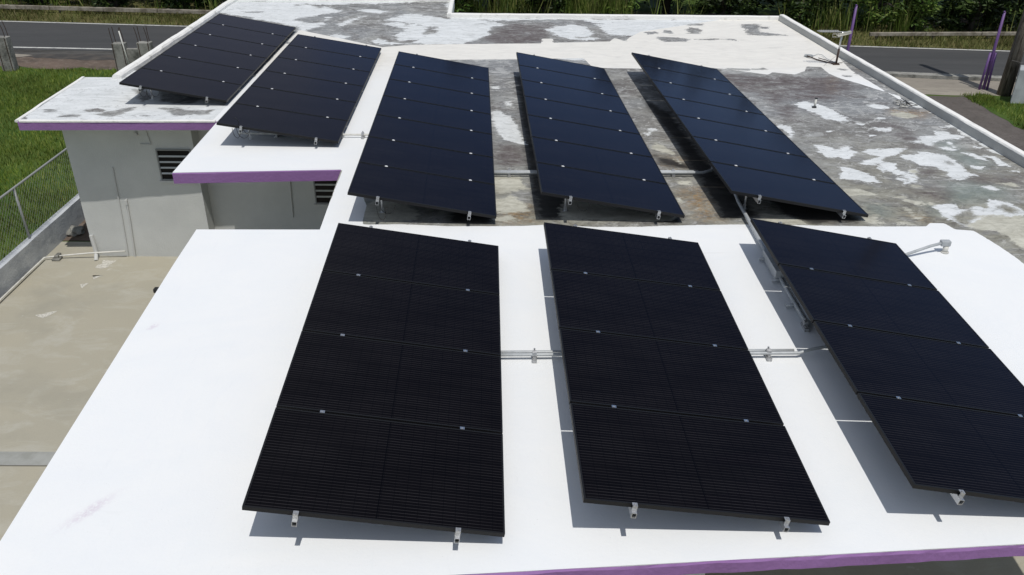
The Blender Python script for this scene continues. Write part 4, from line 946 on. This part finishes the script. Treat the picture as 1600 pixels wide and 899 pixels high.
def blades(name, label, XY, h, w, m, lean=.35, zb0=0.0):
    n = len(XY); a = rng.uniform(0, 2*PI, n); hh = rng.uniform(h[0], h[1], n); ww = rng.uniform(w[0], w[1], n)
    la = rng.uniform(0, 2*PI, n); ll = hh*rng.uniform(0, lean, n)
    dx, dy = np.cos(a)*ww/2, np.sin(a)*ww/2
    V = np.empty((n, 3, 3)); z0 = zb0 - .01
    V[:, 0] = np.column_stack([XY[:, 0]-dx, XY[:, 1]-dy, np.full(n, z0)]); V[:, 1] = np.column_stack([XY[:, 0]+dx, XY[:, 1]+dy, np.full(n, z0)])
    V[:, 2] = np.column_stack([XY[:, 0]+np.cos(la)*ll, XY[:, 1]+np.sin(la)*ll, hh])
    o = mesh_np(name, V.reshape(-1, 3), np.arange(3*n).reshape(-1, 3), m)
    tag(o, label, 'grass', kind='stuff'); return o
def clumpy(n, x0, x1, y0, y1, k=60, s=.5, frac=.6):
    a = np.column_stack([rng.uniform(x0, x1, n), rng.uniform(y0, y1, n)])
    c = np.column_stack([rng.uniform(x0, x1, k), rng.uniform(y0, y1, k)]); i = rng.integers(0, k, n); p = c[i] + rng.normal(0, s, (n, 2))
    u = rng.random(n) < frac; a[u] = p[u]; return a[(a[:, 0] > x0) & (a[:, 0] < x1) & (a[:, 1] > y0) & (a[:, 1] < y1)]
# lawn on the left
L_ = clumpy(150000, -23, -8.3, 9, 27.3, 400, .35, .45)
L_ = L_[L_[:, 0] < (-8.2 - .031*L_[:, 1])]; L_ = L_[~((L_[:, 1] > 26.9) & (L_[:, 0] > -22))]
blades('lawn_grass', 'mown green lawn left of the garden wall', L_, (.04, .12), (.012, .025), ML4, .7)
R_ = clumpy(26000, 13.3, 19, 18, 24.7, 60, .3, .5)
e_edge = 13.55 + .55*np.clip((24.3-R_[:, 1])/1.2, -1, 0) + .12*np.sin(R_[:, 1]*2.3) + np.where(R_[:, 1] > 21.5, 0, (21.5-R_[:, 1])*.35)
R_ = R_[(R_[:, 0] > e_edge) & ~((R_[:, 0] > 14.3) & (R_[:, 1] > 23.65))]
blades('patch_grass', 'patch of grass between drive and utility pole', R_, (.04, .14), (.012, .03), ML4, .7)
tri_sheet('grass_patch', [(13.9, 19), (19, 18), (19, 23.9), (14.3, 24.65), (13.55, 24.5), (13.5, 21.6)], .0015, M_GRASS, .06, .4, 12)
V_ = clumpy(60000, -34, 30, .15, 3.4, 300, .25, .5); V_[:, 1] += 32.55 - .105*V_[:, 0] - .0003*V_[:, 0]**2
blades('verge_grass', 'yellow green weeds on the verge beyond the road', V_, (.05, .26), (.015, .04), ML5, .8)
V_ = clumpy(26000, -34, 30, 2.5, 4.4, 90, .22, .85); k_ = ((V_[:, 0] > -5.5) & (V_[:, 0] < 4.6)) | ((V_[:, 0] > 12.6) & (V_[:, 0] < 15.5)) | (rng.random(len(V_)) < .05); V_ = V_[k_]; V_[:, 1] += 32.55 - .105*V_[:, 0] - .0003*V_[:, 0]**2
blades('tall_weeds', 'tall reedy weeds in front of the trees beyond the road', V_, (.4, 1.7), (.03, .07), ML3, .5)

def leaf_cloud(cen, rad, nclump, per, size, seed, flat=1.0, shell=.75):
    r = np.random.default_rng(seed); V = []
    d = r.normal(size=(nclump, 3)); d /= np.linalg.norm(d, axis=1)[:, None]
    rr_ = shell + (1-shell)*r.random(nclump)[:, None]; k_ = r.random(nclump) < .35; rr_[k_] *= r.random(k_.sum())[:, None]
    C_ = np.array(cen) + d*rr_*np.array(rad)*r.uniform(.8, 1.18, (nclump, 1))
    cr = r.uniform(.22, .45, nclump)*min(rad)
    i = np.repeat(np.arange(nclump), per); n = len(i)
    p = r.normal(size=(n, 3)); p /= np.linalg.norm(p, axis=1)[:, None]; p = C_[i] + p*(cr[i]*r.random(n)**.45)[:, None]*np.array([1, 1, flat])
    a = r.normal(size=(n, 3)); a[:, 2] *= .5; a /= np.linalg.norm(a, axis=1)[:, None]; b = r.normal(size=(n, 3)); b -= (a*b).sum(1)[:, None]*a; b /= np.linalg.norm(b, axis=1)[:, None]
    s = (size*r.uniform(.6, 1.4, n))[:, None]
    Q = np.stack([p-a*s, p-b*s*.35, p+a*s, p+b*s*.35], 1)
    return Q.reshape(-1, 3), np.arange(4*n).reshape(-1, 4), C_
def tree(name, label, cat, group, mleaf, seed, h, rad, zc_, nclump, per, size):
    root = empty(name, (0, 0, 0)); tag(root, label, cat, group); r = random.Random(seed)
    V, Fq, C_ = leaf_cloud((0, 0, zc_), rad, nclump, per, size, seed)
    V[:, 2] = np.maximum(V[:, 2], .05)
    mb = MB(); top = zc_ + .3*rad[2]
    mb.tube([(0, 0, -.1), (.08, .03, zc_*.5), (-.05, .06, zc_), (0, 0, top)], [.16, .12, .09, .03], 8)
    for k in range(0, min(nclump, 16)):
        c = C_[k]; z0 = r.uniform(.25, .8)*zc_; mb.tube([(0, .04, z0), (c[0]*.5, c[1]*.5, (z0+c[2])/2+.1), tuple(c)], [.06, .04, .012], 5)
    mb.build('trunk', M_BARK, root, True)
    mesh_np('crown', V, Fq, mleaf, root); return root
def copy_tree(src, loc, rz, s, label):
    c = src.copy(); COL.objects.link(c); c.location = loc; c.rotation_euler = (0, 0, rz); c.scale = s; c['label'] = label
    for ch in src.children:
        q = ch.copy(); COL.objects.link(q); q.parent = c
    return c
def front(x): return 32.55 - .105*x - .0003*x*x + 3.0
protos = [tree('broadleaf_tree', '', 'tree', 'trees beyond the road', ML1, 21, 6, (2.3, 2.0, 2.6), 2.9, 70, 110, .13),
          tree('broadleaf_tree', '', 'tree', 'trees beyond the road', ML2, 22, 5, (2.0, 1.8, 2.1), 2.3, 60, 110, .12),
          tree('broadleaf_tree', '', 'tree', 'trees beyond the road', ML1, 23, 7, (2.0, 2.1, 3.3), 3.8, 75, 110, .14)]
TR = [(-29,3.4,0,1.1),(-25.5,2.6,1,1.0),(-22,3.2,2,1.0),(-18.6,2.9,0,1.0),(-15,3.3,1,1.15),(-11.6,2.8,2,.95),(-8,3.4,0,1.1),(-4.6,3.2,1,1.0),
      (-1,3.6,2,1.05),(2.8,3.3,0,1.0),(6.6,3.0,2,1.05),(9.8,2.6,0,1.05),(13,2.7,1,1.0),(16.3,2.3,2,1.0),(19.6,2.5,0,1.1),(23.2,2.6,1,1.1),(27,2.6,2,1.1)]
used = set()
places = ['far left beyond the left edge', 'left of the lone grey column', 'above the lone grey column', 'between the lone column and the column pair', 'above the paired concrete columns',
 'above the left roof kerb', 'behind the far left roof wing', 'behind the middle of the far roof wing', 'behind the roof notch', 'in the middle, left of the sign', 'just right of the roadside sign', 'behind the far right roof corner',
 'just right of the antenna', 'between the two purple poles', 'left of the purple pole with braces', 'behind the wooden utility pole', 'beyond the right edge past the utility pole']
kinds = ['dense dark tree', 'bushy mid green tree', 'tall dark tree']
for i, (x, dy, k, s) in enumerate(TR):
    loc = (x, front(x)+dy-.6, 0); lab = '%s across the road, %s' % (kinds[k], places[i])
    if k not in used:
        used.add(k); o = protos[k]; o.location = loc; o.scale = (s, s, s); o['label'] = lab
    else: copy_tree(protos[k], loc, rng.uniform(0, 6.28), (s, s*rng.uniform(.9, 1.1), s*rng.uniform(.9, 1.15)), lab)
sp = [tree('shrub', '', 'shrub', 'shrubs beyond the road', ML2, 31, 2, (1.1, .9, .9), .85, 30, 80, .10),
      tree('shrub', '', 'shrub', 'shrubs beyond the road', ML1, 32, 2, (1.3, .9, 1.0), .9, 30, 90, .11)]
used = set()
sp.append(tree('shrub', '', 'shrub', 'shrubs beyond the road', ML6, 33, 2, (1.0, .8, 1.1), 1.0, 30, 80, .09))
SH = [-24, -21, -17.4, -14.2, -10.5, -2.2, 1.2, 4.2, 8.4, 11.6, 14.6, 15.9, 18.2, 21.5]
splaces = ['far left', 'second from the left edge', 'behind the pale barrier, left of the column pair', 'behind the pale barrier above the column pair', 'at the right end of the pale barrier',
 'at the left side of the roof notch', 'a little right of the roof notch', 'just left of the road sign', 'right of the road sign', 'behind the far right roof corner', 'right of the antenna', 'sunlit, midway between the purple poles', 'behind the braced purple pole', 'at the right edge of the photo']
for i, x in enumerate(SH):
    k = 2 if i in (0, 5, 7, 10, 11) else (i*7 % 3) % 2; loc = (x, front(x)+.35+.3*math.sin(i*2.1), 0); s = .85+.35*abs(math.sin(i*1.7)); lab = '%s shrub across the road, %s' % (('mid green', 'dark green', 'bright green')[k], splaces[i])
    if k not in used:
        used.add(k); o = sp[k]; o.location = loc; o.scale = (s, s, s); o['label'] = lab
    else: copy_tree(sp[k], loc, rng.uniform(0, 6.28), (s, s, s), lab)
# dark mass of woodland behind the first row
def wood():
    Vs = []; Fs = []; off = 0
    for i in range(26):
        x = -42 + 3.3*i; V, Fq, _ = leaf_cloud((x, front(x)+7+1.5*math.sin(i), 3.6), (2.6, 2.2, 3.4), 34, 70, .2, 100+i); V[:, 2] = np.maximum(V[:, 2], .02)
        Vs.append(V); Fs.append(Fq+off); off += len(V)
    o = mesh_np('woodland', np.concatenate(Vs), np.concatenate(Fs), ML1); tag(o, 'dark mass of woodland behind the roadside trees', 'woodland', kind='stuff')
wood()
